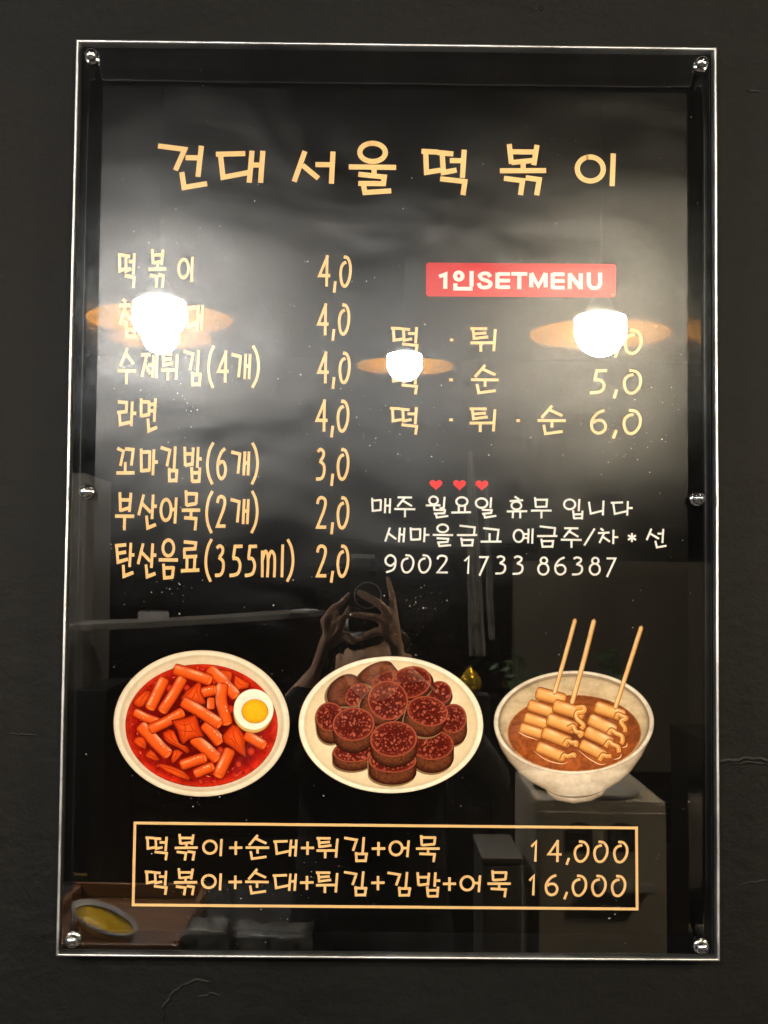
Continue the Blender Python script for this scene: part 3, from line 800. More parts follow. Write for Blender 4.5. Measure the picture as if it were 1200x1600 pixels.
def stroke_quads(pts, wx, wy):
    """pts in sheet mm; returns left and right borders of the stroke"""
    d = np.diff(pts, axis=0)
    d /= np.linalg.norm(d, axis=1)[:, None] + 1e-9
    nrm = np.c_[-d[:, 1], d[:, 0]]
    Nn = np.vstack([nrm[:1], nrm[:-1] + nrm[1:], nrm[-1:]])
    ln = np.linalg.norm(Nn, axis=1)[:, None]
    Nn = Nn / (ln + 1e-9)
    cosn = np.ones(len(pts))
    cosn[1:-1] = np.clip((Nn[1:-1] * nrm[1:]).sum(1), 0.55, 1)
    off = Nn / cosn[:, None] * np.array([wx, wy]) / 2
    return pts + off, pts - off


def glyph_mesh(ch, box4, wx, wy, V, F):
    strokes = [parse(s) for s in GLYPHS[ch]]
    allp = np.vstack(strokes)
    lo, hi = allp.min(0), allp.max(0)
    x0, z0, x1, z1 = box4
    tlo, thi = np.array([x0, z0]), np.array([x1, z1])
    span = np.where(hi - lo < 1e-6, 1, hi - lo)
    clo, chi = tlo + np.array([wx, wy]) * .4, thi - np.array([wx, wy]) * .4
    for it in range(4):
        bor = []
        for s in strokes:
            u = (s - lo) / span
            u[:, 1] = 1 - u[:, 1]
            if hi[0] - lo[0] < 1e-6: u[:, 0] = .5
            if hi[1] - lo[1] < 1e-6: u[:, 1] = .5
            q = clo + u * (chi - clo)
            bor.append(stroke_quads(q, wx, wy))
        al = np.vstack([np.vstack(b_) for b_ in bor])
        ilo, ihi = al.min(0), al.max(0)
        clo, chi = clo + (tlo - ilo) * .9, chi + (thi - ihi) * .9
    for i, (a_, b_) in enumerate(bor):
        l_ = i * 0.000011
        base = len(V)
        for p_, q_ in zip(a_, b_):
            V.append(sheet(p_[0], p_[1], LIFT[0] + l_))
            V.append(sheet(q_[0], q_[1], LIFT[0] + l_))
        for j in range(len(a_) - 1):
            F.append((base + 2 * j, base + 2 * j + 1, base + 2 * j + 3, base + 2 * j + 2))


# red tab and hearts and the frame of the combo box
def poly_mesh(name, pts, mat, parent, lift):
    vs = [sheet(x, z, lift) for x, z in pts]
    c_ = np.mean(pts, axis=0)
    vs.append(sheet(c_[0], c_[1], lift))
    n = len(pts)
    return mesh(name, vs, [(i, (i + 1) % n, n) for i in range(n)], mat, parent)


ql = np.array(MARK_LABEL)
rr = 3.2
pts = []
ex = (ql[1] - ql[0]) / np.linalg.norm(ql[1] - ql[0])
ez = (ql[0] - ql[3]) / np.linalg.norm(ql[0] - ql[3])
for c_, sx, sz, a0 in ((ql[1], -1, -1, 0), (ql[0], 1, -1, 90), (ql[3], 1, 1, 180), (ql[2], -1, 1, 270)):
    cc = c_ + ex * sx * rr + ez * sz * rr
    for a in np.linspace(a0, a0 + 90, 7):
        pts.append(cc + ex * rr * math.cos(math.radians(a)) + ez * rr * math.sin(math.radians(a)))
red = poly_mesh('red_label', pts, M['red'], poster, 0.00004)
for hx, hz in MARK_HEARTS:
    pts = []
    for a in np.linspace(0, 2 * math.pi, 40, endpoint=False):
        x = 16 * math.sin(a) ** 3
        z = 13 * math.cos(a) - 5 * math.cos(2 * a) - 2 * math.cos(3 * a) - math.cos(4 * a)
        pts.append((hx + x * 0.40, hz + z * 0.37 + .8))
    poly_mesh('heart', pts, M['heart'], poster, 0.00004)
qb = np.array(MARK_BOX)
inn = []
wl = 2.7
for k_ in range(4):
    a_, b_, c_ = qb[k_ - 1], qb[k_], qb[(k_ + 1) % 4]
    u1 = (a_ - b_) / np.linalg.norm(a_ - b_)
    u2 = (c_ - b_) / np.linalg.norm(c_ - b_)
    inn.append(b_ + (u1 + u2) * wl)
vs = [sheet(*q, 0.00005) for q in list(qb) + inn]
mesh('combo_border', vs, [(i, (i + 1) % 4, (i + 1) % 4 + 4, i + 4) for i in range(4)], M['cream'], poster)

for name, colk, wx, wy, items in LINES:
    par = red if name == 'label_character' else poster
    for g, *b4 in items:
        V, F = [], []
        glyph_mesh(g, b4, wx, wy, V, F)
        mesh(name, V, F, M[colk], par)


# ---------------------------------------------------------------- printed food pictures
class Sketch:
    """a printed picture: pieces drawn in its own drawing units and laid on the sheet"""

    def __init__(self, aff):
        self.a = aff
        self.root = None

    def pos(self, x, y, lift):
        a = self.a
        return sheet(a[0] * x + a[2] * y + a[4], a[1] * x + a[3] * y + a[5], lift)

    def add(self, name, P, cols, faces, mat, bits=None, parent=None):
        lift = next_lift()
        vs = [self.pos(x, y, lift) for x, y in P]
        o = mesh(name, vs, faces, mat, parent if parent is not None else self.root)
        at = o.data.color_attributes.new('ink', 'FLOAT_COLOR', 'POINT')
        at.data.foreach_set('color', np.c_[np.array(cols), np.ones(len(cols))].astype(np.float32).ravel())
        if bits is not None:
            fa = o.data.attributes.new('bits', 'FLOAT', 'POINT')
            fa.data.foreach_set('value', np.array(bits, dtype=np.float32))
        return o

    def shade(self, stops, t):
        ks = [s[0] for s in stops]
        cs = np.array([lin(*s[1]) for s in stops])
        return np.array([[np.interp(v, ks, cs[:, i]) for i in range(3)] for v in np.atleast_1d(t)])

    def blob(self, name, pts, stops, mat='ink_plain', smooth=0, centre=None, light=None, bits=None, parent=None, rings=(0, .05, .1, .2, .35, .55, .78, 1.0)):
        pts = np.array(pts, float)
        if smooth:
            pts = catmull(pts, smooth, True)
        c = np.array(centre if centre is not None else pts.mean(0), float)
        N = len(pts)
        P, cols, bt = [], [], []
        for t in rings:
            Q = pts + (c - pts) * min(t, .999)
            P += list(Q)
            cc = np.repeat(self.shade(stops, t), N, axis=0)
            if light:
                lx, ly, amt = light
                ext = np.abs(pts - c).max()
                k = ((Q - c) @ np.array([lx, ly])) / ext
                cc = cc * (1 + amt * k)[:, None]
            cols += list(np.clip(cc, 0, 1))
            bt += [0.0 if t < .08 else (bits if bits else 0)] * N
        F = []
        for r in range(len(rings) - 1):
            for i in range(N):
                j = (i + 1) % N
                F.append((r * N + i, r * N + j, (r + 1) * N + j, (r + 1) * N + i))
        return self.add(name, P, cols, F, M[mat], bt if bits is not None else None, parent)

    def ellipse(self, name, cx, cy, rx, ry, stops, mat='ink_plain', rot=0, n=56, **kw):
        th = np.linspace(0, 2 * math.pi, n, endpoint=False)
        c, s = math.cos(math.radians(rot)), math.sin(math.radians(rot))
        pts = np.c_[cx + rx * np.cos(th) * c - ry * np.sin(th) * s, cy + rx * np.cos(th) * s + ry * np.sin(th) * c]
        return self.blob(name, pts, stops, mat, centre=(cx, cy), **kw)

    def roll(self, name, pts, r, stops, mat='ink_plain', hi=None, parent=None, hipos=-.35, square=1.0, J=13):
        """rounded bar along pts; stops run from the border (0) to the axis (1)"""
        A = catmull(pts, 8) if len(pts) > 2 else np.linspace(pts[0], pts[1], 9)
        d0 = A[0] - A[1]
        d0 /= np.linalg.norm(d0)
        d1 = A[-1] - A[-2]
        d1 /= np.linalg.norm(d1)
        seg = np.r_[0, np.cumsum(np.linalg.norm(np.diff(A, axis=0), axis=1))]
        L_ = seg[-1]
        us = np.unique(np.r_[np.linspace(0, .14, 6), np.linspace(.14, .86, 12), np.linspace(.86, 1, 6)])
        ext = r * .75 * square
        P, cols = [], []
        for u in us:
            s = -ext + u * (L_ + 2 * ext)
            if s < 0:
                c = A[0] + d0 * (-s)
                dd = -d0
                e = -s / ext
            elif s > L_:
                c = A[-1] + d1 * (s - L_)
                dd = d1
                e = (s - L_) / ext
            else:
                c = np.array([np.interp(s, seg, A[:, 0]), np.interp(s, seg, A[:, 1])])
                i = min(np.searchsorted(seg, s, 'right') - 1, len(A) - 2)
                i = max(i, 0)
                dd = (A[i + 1] - A[i]) / (np.linalg.norm(A[i + 1] - A[i]) + 1e-9)
                e = 0
            nn = np.array([-dd[1], dd[0]])
            rad = r * max(0.02, (1 - min(e, .995) ** 3.2)) ** .5
            for v in np.linspace(-1, 1, J):
                P.append(c + nn * rad * v)
                edge = min(1 - abs(v), 1 if e == 0 else 1 - e)
                col = self.shade(stops, edge)[0]
                if hi is not None:
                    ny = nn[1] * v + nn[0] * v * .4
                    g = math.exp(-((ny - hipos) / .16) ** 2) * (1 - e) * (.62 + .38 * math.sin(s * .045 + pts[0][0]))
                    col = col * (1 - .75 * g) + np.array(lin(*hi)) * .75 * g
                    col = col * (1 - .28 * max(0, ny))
                cols.append(col)
        F = []
        for i in range(len(us) - 1):
            for j in range(J - 1):
                F.append((i * J + j, i * J + j + 1, (i + 1) * J + j + 1, (i + 1) * J + j))
        return self.add(name, P, cols, F, M[mat], None, parent)

    def line(self, name, pts, w, rgb, parent=None, taper=True):
        A = catmull(pts, 8)
        n = len(A)
        l_, r_ = stroke_quads(A, w, w)
        k = np.sin(np.linspace(0.15, math.pi - .15, n))[:, None] if taper else np.ones((n, 1))
        mid = (l_ + r_) / 2
        l_, r_ = mid + (l_ - mid) * k, mid + (r_ - mid) * k
        P = np.empty((2 * n, 2))
        P[0::2], P[1::2] = l_, r_
        cols = [lin(*rgb)] * (2 * n)
        return self.add(name, P, cols, [(2 * i, 2 * i + 1, 2 * i + 3, 2 * i + 2) for i in range(n - 1)], M['ink_plain'], None, parent)


# --- bowl of rice cakes in red sauce
S = Sketch(PLACE_RICE)
LIFT[0] = 0.00004
root = S.ellipse('rice_cake_picture', 580, 520, 550, 457, [(0, (200, 182, 152)), (.02, (238, 224, 200)), (.055, (240, 228, 206)), (.075, (196, 178, 148)), (.10, (224, 208, 178)), (.3, (214, 196, 166))],
                 'ink_china', n=96, parent=poster, rings=(0, .012, .03, .055, .07, .085, .12, .2, .4, 1))
root['label'] = 'printed white bowl of rice cakes in red sauce with half an egg'
S.root = root
S.ellipse('sauce', 580, 534, 477, 385, [(0, (172, 44, 22)), (.02, (196, 44, 20)), (.1, (162, 22, 12)), (.25, (110, 12, 8)), (1, (66, 8, 6))], 'ink_broth', n=80, rings=(0, .015, .04, .1, .2, .4, .7, 1))
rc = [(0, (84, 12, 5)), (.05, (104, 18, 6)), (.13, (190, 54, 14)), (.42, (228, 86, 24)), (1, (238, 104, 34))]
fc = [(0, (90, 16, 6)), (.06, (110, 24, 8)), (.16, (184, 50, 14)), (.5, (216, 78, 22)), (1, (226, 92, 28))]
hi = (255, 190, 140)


plain_roll = S.roll


def cake_roll(name, pts, r, stops, **kw):
    o = plain_roll(name, pts, r * 1.04, stops, **kw)
    if name == 'rice_cake' and r > 30:
        a_, b_ = np.array(pts[-2], float), np.array(pts[-1], float)
        d_ = (b_ - a_) / np.linalg.norm(b_ - a_)
        c_ = b_ + d_ * r * .34
        S.ellipse('cut_end', c_[0], c_[1], r * .36, r * .80, [(0, (150, 34, 10)), (.1, (206, 66, 18)), (.4, (240, 116, 44)), (1, (232, 96, 30))], rot=math.degrees(math.atan2(d_[1], d_[0])), n=24, parent=o, rings=(0, .1, .25, .5, 1))
        m_ = a_ * .55 + b_ * .45
        n_ = np.array([-d_[1], d_[0]])
        if n_[1] > 0:
            n_ = -n_
        for k_ in (-.30, .12):
            q_ = m_ + n_ * r * .42 + d_ * k_ * r * 1.6
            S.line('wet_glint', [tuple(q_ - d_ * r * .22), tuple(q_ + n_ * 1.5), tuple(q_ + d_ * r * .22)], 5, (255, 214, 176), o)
    return o


S.roll = cake_roll


def fish(pts, sm=0, light=(-.5, -.6, .25), folds=()):
    o = S.blob('fish_cake', pts, fc, smooth=sm, light=light)
    for f_ in folds:
        S.line('fold', f_, 6, (168, 48, 14), o)
    return o


# specks of sauce and small chopped pieces round the rim
for i in range(70):
    a = random.uniform(0, 2 * math.pi)
    q = random.uniform(.80, .96)
    x, y = 580 + 470 * q * math.cos(a), 534 + 378 * q * math.sin(a)
    t_ = a + math.pi / 2 + random.uniform(-.5, .5)
    l_ = random.uniform(6, 16)
    S.line('sauce_speck', [(x - l_ * math.cos(t_), y - l_ * .8 * math.sin(t_)), (x, y + 2), (x + l_ * math.cos(t_), y + l_ * .8 * math.sin(t_))], random.uniform(4, 9), random.choice([(220, 70, 50), (200, 40, 24), (90, 8, 6), (230, 110, 84)]))  # short strokes in random lighter and darker reds
for x, y, r in ((380, 300, 24), (490, 300, 22), (638, 395, 24), (762, 430, 24), (700, 690, 24), (148, 525, 14), (890, 695, 26), (812, 775, 20), (575, 885, 16), (555, 172, 16), (350, 215, 12), (660, 260, 14)):
    S.blob('chopped_piece', [(x - r, y - r * .4), (x, y - r * 1.1), (x + r, y - r * .3), (x + r * .7, y + r * .9), (x - r * .5, y + r)], [(0, (90, 12, 6)), (.1, (150, 30, 14)), (.5, (196, 50, 24)), (1, (206, 64, 32))], smooth=3)
fish([(690, 182), (772, 192), (776, 225), (764, 268), (730, 235)], 0, folds=[[(715, 195), (745, 215), (760, 245)]])
fish([(785, 213), (835, 240), (888, 272), (880, 300), (798, 318), (778, 270)], 0, folds=[[(800, 240), (815, 270), (850, 285)]])
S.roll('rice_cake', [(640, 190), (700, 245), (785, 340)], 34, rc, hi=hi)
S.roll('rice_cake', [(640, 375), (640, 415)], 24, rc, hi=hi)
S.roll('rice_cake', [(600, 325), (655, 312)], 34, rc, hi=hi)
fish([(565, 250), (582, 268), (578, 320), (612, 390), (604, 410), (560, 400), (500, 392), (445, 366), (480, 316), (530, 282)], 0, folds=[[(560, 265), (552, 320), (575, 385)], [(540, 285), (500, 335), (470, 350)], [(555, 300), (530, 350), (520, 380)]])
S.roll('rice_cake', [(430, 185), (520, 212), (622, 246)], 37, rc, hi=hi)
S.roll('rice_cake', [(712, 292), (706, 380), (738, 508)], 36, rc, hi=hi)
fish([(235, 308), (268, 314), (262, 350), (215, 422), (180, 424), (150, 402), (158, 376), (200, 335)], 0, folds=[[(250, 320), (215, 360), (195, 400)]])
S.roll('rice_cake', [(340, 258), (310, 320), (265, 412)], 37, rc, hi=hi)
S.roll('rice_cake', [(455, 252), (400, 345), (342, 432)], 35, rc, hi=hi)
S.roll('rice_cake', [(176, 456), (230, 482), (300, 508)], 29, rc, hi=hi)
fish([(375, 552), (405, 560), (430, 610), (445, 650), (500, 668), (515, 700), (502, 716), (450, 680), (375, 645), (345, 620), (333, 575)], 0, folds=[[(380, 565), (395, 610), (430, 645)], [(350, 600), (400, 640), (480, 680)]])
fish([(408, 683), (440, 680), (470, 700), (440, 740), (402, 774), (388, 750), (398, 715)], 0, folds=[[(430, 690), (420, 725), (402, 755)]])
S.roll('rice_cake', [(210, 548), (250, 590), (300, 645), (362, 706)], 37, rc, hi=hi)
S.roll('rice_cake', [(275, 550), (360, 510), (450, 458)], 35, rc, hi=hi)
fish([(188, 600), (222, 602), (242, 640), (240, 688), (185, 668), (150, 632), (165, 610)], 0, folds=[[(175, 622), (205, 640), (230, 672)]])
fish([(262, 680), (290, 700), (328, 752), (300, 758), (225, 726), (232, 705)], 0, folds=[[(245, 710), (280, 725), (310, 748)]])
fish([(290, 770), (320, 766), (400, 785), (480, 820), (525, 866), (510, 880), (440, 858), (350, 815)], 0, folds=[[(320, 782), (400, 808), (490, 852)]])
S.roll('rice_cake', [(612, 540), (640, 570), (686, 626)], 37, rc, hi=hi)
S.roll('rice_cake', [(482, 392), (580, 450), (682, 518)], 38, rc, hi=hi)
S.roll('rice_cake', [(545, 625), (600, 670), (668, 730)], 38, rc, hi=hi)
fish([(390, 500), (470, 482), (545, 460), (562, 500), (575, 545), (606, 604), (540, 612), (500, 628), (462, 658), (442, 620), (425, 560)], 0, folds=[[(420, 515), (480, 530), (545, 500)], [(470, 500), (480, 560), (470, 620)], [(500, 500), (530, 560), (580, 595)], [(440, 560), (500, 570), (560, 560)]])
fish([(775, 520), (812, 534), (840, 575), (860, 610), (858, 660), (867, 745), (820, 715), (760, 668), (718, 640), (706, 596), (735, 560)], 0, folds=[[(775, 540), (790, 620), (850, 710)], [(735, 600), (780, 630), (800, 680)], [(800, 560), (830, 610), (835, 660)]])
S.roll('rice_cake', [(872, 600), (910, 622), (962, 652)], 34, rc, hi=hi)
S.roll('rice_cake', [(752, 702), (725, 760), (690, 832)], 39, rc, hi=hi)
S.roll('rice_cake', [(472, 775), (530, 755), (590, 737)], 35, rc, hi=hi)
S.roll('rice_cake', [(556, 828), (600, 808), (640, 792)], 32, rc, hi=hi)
S.ellipse('egg_lip', 903, 452, 124, 128, [(0, (120, 60, 24)), (.05, (214, 168, 96)), (1, (232, 196, 130))], rings=(0, .03, .06, .2, 1))  # tan lower lip of the egg half
egg = S.ellipse('egg_half', 907, 432, 125, 128, [(0, (196, 170, 110)), (.03, (250, 244, 224)), (.3, (244, 236, 214)), (1, (240, 230, 206))], rings=(0, .02, .05, .2, .5, 1))
S.ellipse('yolk', 915, 444, 84, 76, [(0, (150, 110, 30)), (.04, (214, 148, 20)), (.3, (244, 176, 28)), (1, (248, 184, 34))], 'ink_china', parent=egg)

# --- plate of sliced blood sausage
S = Sketch(PLACE_SAUSAGE)
LIFT[0] = 0.00004
root = S.ellipse('sausage_picture', 584, 473, 558, 414, [(0, (214, 198, 168)), (.015, (250, 240, 220)), (.05, (248, 238, 216)), (.065, (208, 186, 148)), (.085, (226, 206, 168)), (.25, (236, 218, 184)), (.55, (222, 200, 160)), (1, (204, 178, 136))],
                 'ink_china', n=96, parent=poster, rings=(0, .01, .025, .05, .062, .075, .1, .16, .25, .4, .6, 1))
root['label'] = 'printed cream plate of sliced blood sausage'
S.root = root
face = [(0, (60, 14, 8)), (.03, (176, 92, 64)), (.07, (150, 64, 44)), (.11, (90, 23, 14)), (.5, (84, 20, 12)), (1, (76, 17, 10))]


def hull(pts):
    pts = sorted(map(tuple, pts))

    def half(ps):
        h = []
        for q in ps:
            while len(h) >= 2 and (h[-1][0] - h[-2][0]) * (q[1] - h[-2][1]) - (h[-1][1] - h[-2][1]) * (q[0] - h[-2][0]) <= 0:
                h.pop()
            h.append(q)
        return h
    return np.array(half(pts)[:-1] + half(pts[::-1])[:-1])


def ell(cx, cy, rx, ry, rot, n=48):
    th = np.linspace(0, 2 * math.pi, n, endpoint=False)
    c, s = math.cos(math.radians(rot)), math.sin(math.radians(rot))
    return np.c_[cx + rx * np.cos(th) * c - ry * np.sin(th) * s, cy + rx * np.cos(th) * s + ry * np.sin(th) * c]


def sausage(cx, cy, rx, ry, rot, ox, oy, grow=1.0, shadow=True):
    rx, ry = rx * 1.13, ry * 1.11
    E1, E2 = ell(cx, cy, rx * 1.01, ry * 1.01, rot), ell(cx + ox, cy + oy, rx * grow, ry * grow, rot)
    H = hull(np.vstack([E1, E2]))
    if shadow:
        S.blob('cast_shade', H * 1.0 + np.array([ox * .12 - 6, 12]), [(0, (150, 118, 78)), (.12, (120, 84, 52)), (1, (70, 40, 24))], rings=(0, .1, .3, 1))  # shadow below each slice, drawn in the print colours
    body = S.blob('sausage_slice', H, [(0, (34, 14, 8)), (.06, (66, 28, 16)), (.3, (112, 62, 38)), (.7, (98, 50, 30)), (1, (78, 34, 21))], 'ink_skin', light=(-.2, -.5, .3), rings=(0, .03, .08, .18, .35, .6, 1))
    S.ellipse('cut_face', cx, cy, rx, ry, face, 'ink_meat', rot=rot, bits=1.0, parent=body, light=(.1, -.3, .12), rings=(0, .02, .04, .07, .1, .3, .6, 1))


S.blob('pile_shade', [(300, 300), (500, 190), (800, 200), (960, 380), (960, 560), (800, 700), (560, 740), (320, 620), (200, 430)], [(0, (120, 80, 50)), (.08, (70, 34, 20)), (1, (44, 18, 12))], smooth=4)  # dark shade between the slices, drawn into the printed picture
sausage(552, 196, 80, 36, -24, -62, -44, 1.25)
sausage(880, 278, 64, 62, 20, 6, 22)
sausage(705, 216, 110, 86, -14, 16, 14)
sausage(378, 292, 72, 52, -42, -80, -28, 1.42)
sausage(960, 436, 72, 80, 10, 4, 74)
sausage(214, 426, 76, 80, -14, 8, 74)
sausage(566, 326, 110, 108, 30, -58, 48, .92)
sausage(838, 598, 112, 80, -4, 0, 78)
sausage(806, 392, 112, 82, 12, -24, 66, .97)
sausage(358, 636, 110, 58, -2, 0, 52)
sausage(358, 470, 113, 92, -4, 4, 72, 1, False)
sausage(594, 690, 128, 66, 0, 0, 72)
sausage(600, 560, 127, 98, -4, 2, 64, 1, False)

# --- bowl of broth with fish cake skewers
S = Sketch(PLACE_SKEWER)
LIFT[0] = 0.00004
out = list(map(tuple, [(50, 765), (62, 850), (95, 935), (150, 1025), (225, 1105), (310, 1170), (395, 1215), (420, 1250), (470, 1285), (585, 1308), (700, 1290), (775, 1255), (800, 1215), (890, 1160), (970, 1090), (1040, 990), (1090, 890), (1118, 800), (1122, 760)]))
root = S.blob('skewer_picture', out + [(1000, 700), (585, 660), (170, 700)], [(0, (70, 56, 46)), (.02, (150, 132, 112)), (.1, (206, 192, 170)), (.4, (226, 214, 194)), (1, (214, 200, 176))], 'ink_stone', centre=(585, 930), parent=poster, light=(0, -.6, .22), rings=(0, .012, .03, .08, .2, .4, .7, 1))
root['label'] = 'printed stoneware bowl of broth with three fish cake skewers'
S.root = root
S.line('foot_line', [(398, 1216), (480, 1252), (585, 1266), (700, 1252), (800, 1214)], 12, (110, 92, 74))
S.ellipse('rim', 586, 766, 537, 347, [(0, (120, 106, 90)), (.012, (232, 224, 208)), (.05, (238, 230, 214)), (.06, (130, 112, 92)), (.1, (200, 184, 156)), (1, (206, 190, 160))], 'ink_stone', n=96, rings=(0, .008, .02, .045, .055, .065, .09, .15, .3, 1))
S.ellipse('inner_wall', 586, 768, 505, 318, [(0, (120, 100, 76)), (.02, (196, 176, 144)), (.15, (214, 196, 162)), (.5, (200, 176, 140)), (1, (190, 166, 130))], 'ink_stone', n=80, light=(.3, .2, .12))
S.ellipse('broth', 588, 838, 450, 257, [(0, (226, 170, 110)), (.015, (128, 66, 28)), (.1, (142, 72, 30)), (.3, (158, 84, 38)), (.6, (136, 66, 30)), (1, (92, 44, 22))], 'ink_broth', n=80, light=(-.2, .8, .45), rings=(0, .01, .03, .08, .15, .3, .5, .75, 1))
fcs = [(0, (96, 44, 12)), (.08, (134, 68, 20)), (.22, (206, 126, 54)), (.6, (234, 170, 92)), (1, (240, 182, 106))]
fhi = (255, 232, 184)
edge = (118, 58, 18)


def skew_roll(p0, p1, r, fold):
    r = r * 1.12
    if fold is not None:
        p1 = (p1[0] + 26, p1[1] + 9)
    o = S.roll('fish_cake_roll', [p0, ((p0[0] + p1[0]) / 2, (p0[1] + p1[1]) / 2), p1], r, fcs, 'ink_plain', hi=fhi)
    if fold is not None:
        S.line('fold', fold, 39, edge, o, False)
        S.line('fold', fold, 29, (222, 152, 76), o, False)
        S.line('fold', [(x - 3, y - 4) for x, y in fold], 8, (252, 214, 150), o)


skew_roll((362, 575), (500, 612), 42, None)
S.roll('skewer_stick', [(595, 74), (525, 330), (455, 575)], 15, [(0, (120, 70, 24)), (.2, (190, 130, 62)), (.6, (240, 190, 120)), (1, (246, 204, 138))], hi=(255, 232, 190), square=.8)
skew_roll((306, 655), (420, 692), 38, None)
skew_roll((280, 738), (385, 772), 37, None)
skew_roll((250, 806), (352, 838), 35, None)
skew_roll((476, 658), (600, 696), 43, [(595, 668), (650, 664), (652, 690), (606, 702), (606, 740), (640, 772), (650, 790), (632, 808)])
S.roll('skewer_stick', [(722, 78), (650, 360), (572, 640)], 17, [(0, (120, 70, 24)), (.2, (190, 130, 62)), (.6, (240, 190, 120)), (1, (246, 204, 138))], hi=(255, 232, 190), square=.8)
skew_roll((436, 750), (548, 790), 42, [(545, 808), (580, 790), (600, 826), (640, 838), (618, 862)])
skew_roll((402, 840), (510, 884), 41, [(520, 918), (545, 888), (572, 900), (602, 900), (596, 928)])
skew_roll((364, 934), (470, 980), 39, [(505, 1018), (520, 986), (545, 992), (585, 980), (586, 1000)])
skew_roll((756, 668), (870, 706), 42, [(868, 742), (880, 712), (915, 726), (936, 738), (900, 760), (925, 800), (928, 830)])
S.roll('skewer_stick', [(1040, 122), (950, 400), (862, 672)], 16, [(0, (120, 70, 24)), (.2, (190, 130, 62)), (.6, (240, 190, 120)), (1, (246, 204, 138))], hi=(255, 232, 190), square=.8)
skew_roll((712, 752), (812, 804), 41, [(815, 850), (836, 818), (868, 838), (905, 856), (910, 890), (900, 908)])
skew_roll((688, 834), (790, 886), 40, [(795, 930), (820, 894), (845, 912), (880, 930), (886, 966)])
skew_roll((652, 918), (748, 972), 37, [(755, 1020), (778, 984), (800, 990), (835, 990)])
for pts in ([(210, 826), (260, 855), (340, 882)], [(315, 955), (400, 1015), (500, 1042), (545, 1030)], [(610, 948), (690, 1010), (760, 1046), (800, 1040)], [(850, 1014), (890, 1002), (905, 975)], [(905, 935), (935, 925), (942, 905)]):
    S.line('broth_glint', pts, 7, (246, 206, 160))

# ---------------------------------------------------------------- the room behind the camera, seen in the cover
tag(mesh('floor', [(-3, -6.5, 0), (3, -6.5, 0), (3, .12, 0), (-3, .12, 0)], [(0, 1, 2, 3)], M['floor']), kind='structure')
tag(mesh('ceiling', [(-3, -6.5, 3.02), (3, -6.5, 3.02), (3, .12, 3.02), (-3, .12, 3.02)], [(0, 3, 2, 1)], M['dark_room']), kind='structure')
tag(mesh('rear_wall', [(-3, -6.5, 0), (3, -6.5, 0), (3, -6.5, 3.02), (-3, -6.5, 3.02)], [(0, 3, 2, 1)], M['dark_room']), kind='structure')


def pendant(x, y, z, warm, label):
    e = empty('pendant_lamp', (x, y, z), label, 'pendant lamp', 'pendant lamps hanging behind the camera')
    rg = .0735
    prof_ = [(0.0, .052), (rg * .90, .052), (rg * .98, .046)]
    for t in np.linspace(0, 1, 16):
        a = t * math.pi / 2
        prof_.append((rg * math.cos(a) + (0.0005 if t < 1 else 0), .012 - .074 * math.sin(a)))
    lathe('globe', prof_, M['globe_warm' if warm else 'globe_cool'], e, 40)
    lathe('amber_disc', [(.078, .010), (.12, .016), (.150, .011), (.152, .014), (.192, .006), (.200, 0.0), (.192, -.006), (.12, -.010), (.078, -.008), (.078, .010)], M['amber'], e, 56)
    lathe('lamp_cap', [(0, .11), (.02, .11), (.028, .095), (.05, .0535), (.0, .0535)], M['black_metal'], e, 24)
    lathe('cord', [(.003, .108), (.003, 3.02 - z)], M['black_metal'], e, 8)


pendant(-0.6197, -2.14, 2.3592, False, 'white globe pendant lamp with wide amber disc, nearest at the left')
pendant(-0.8826, -3.65, 2.5914, False, 'white globe pendant lamp with amber disc farther back at the left')
pendant(0.0972, -3.84, 2.523, False, 'white globe pendant lamp with amber disc in the middle, far back')
pendant(0.6187, -2.24, 2.3532, True, 'warm globe pendant lamp with amber disc at the right')
pendant(-1.5, -1.0, 1.98, False, "added white globe pendant lamp with amber disc, out of view left of the menu board")  # extra unseen lamp, added to light the board and the hands
pendant(1.5, -1.0, 1.98, True, "added warm globe pendant lamp with amber disc, out of view right of the menu board")  # its added counterpart, also unseen, brightens board and hands from the right

for i, x in enumerate((-.75, .75)):
    e = empty('ceiling_downlight', (x, -.85, 3.0), 'recessed round downlight, ' + ('left one', 'right one')[i] + ' of the row on the ceiling', 'downlight', 'downlights in the ceiling')
    lathe('trim_ring', [(.062, .019), (.062, -.004), (.082, -.004), (.085, .019)], M['black_metal'], e, 32)
    lathe('lit_lens', [(0.0001, .006), (.061, .006)], M['down'], e, 32)

def slab(name, pts4, z0, z1, mat, label, cat, bev=0.004):
    bm = bmesh.new()
    vs = [bm.verts.new((x, y, z)) for z in (z0, z1) for x, y in pts4]
    n = len(pts4)
    bm.faces.new(vs[:n][::-1])
    bm.faces.new(vs[n:])
    for i in range(n):
        bm.faces.new((vs[i], vs[(i + 1) % n], vs[n + (i + 1) % n], vs[n + i]))
    return tag(bm_obj(name, bm, mat, None, False, bev), label, cat)


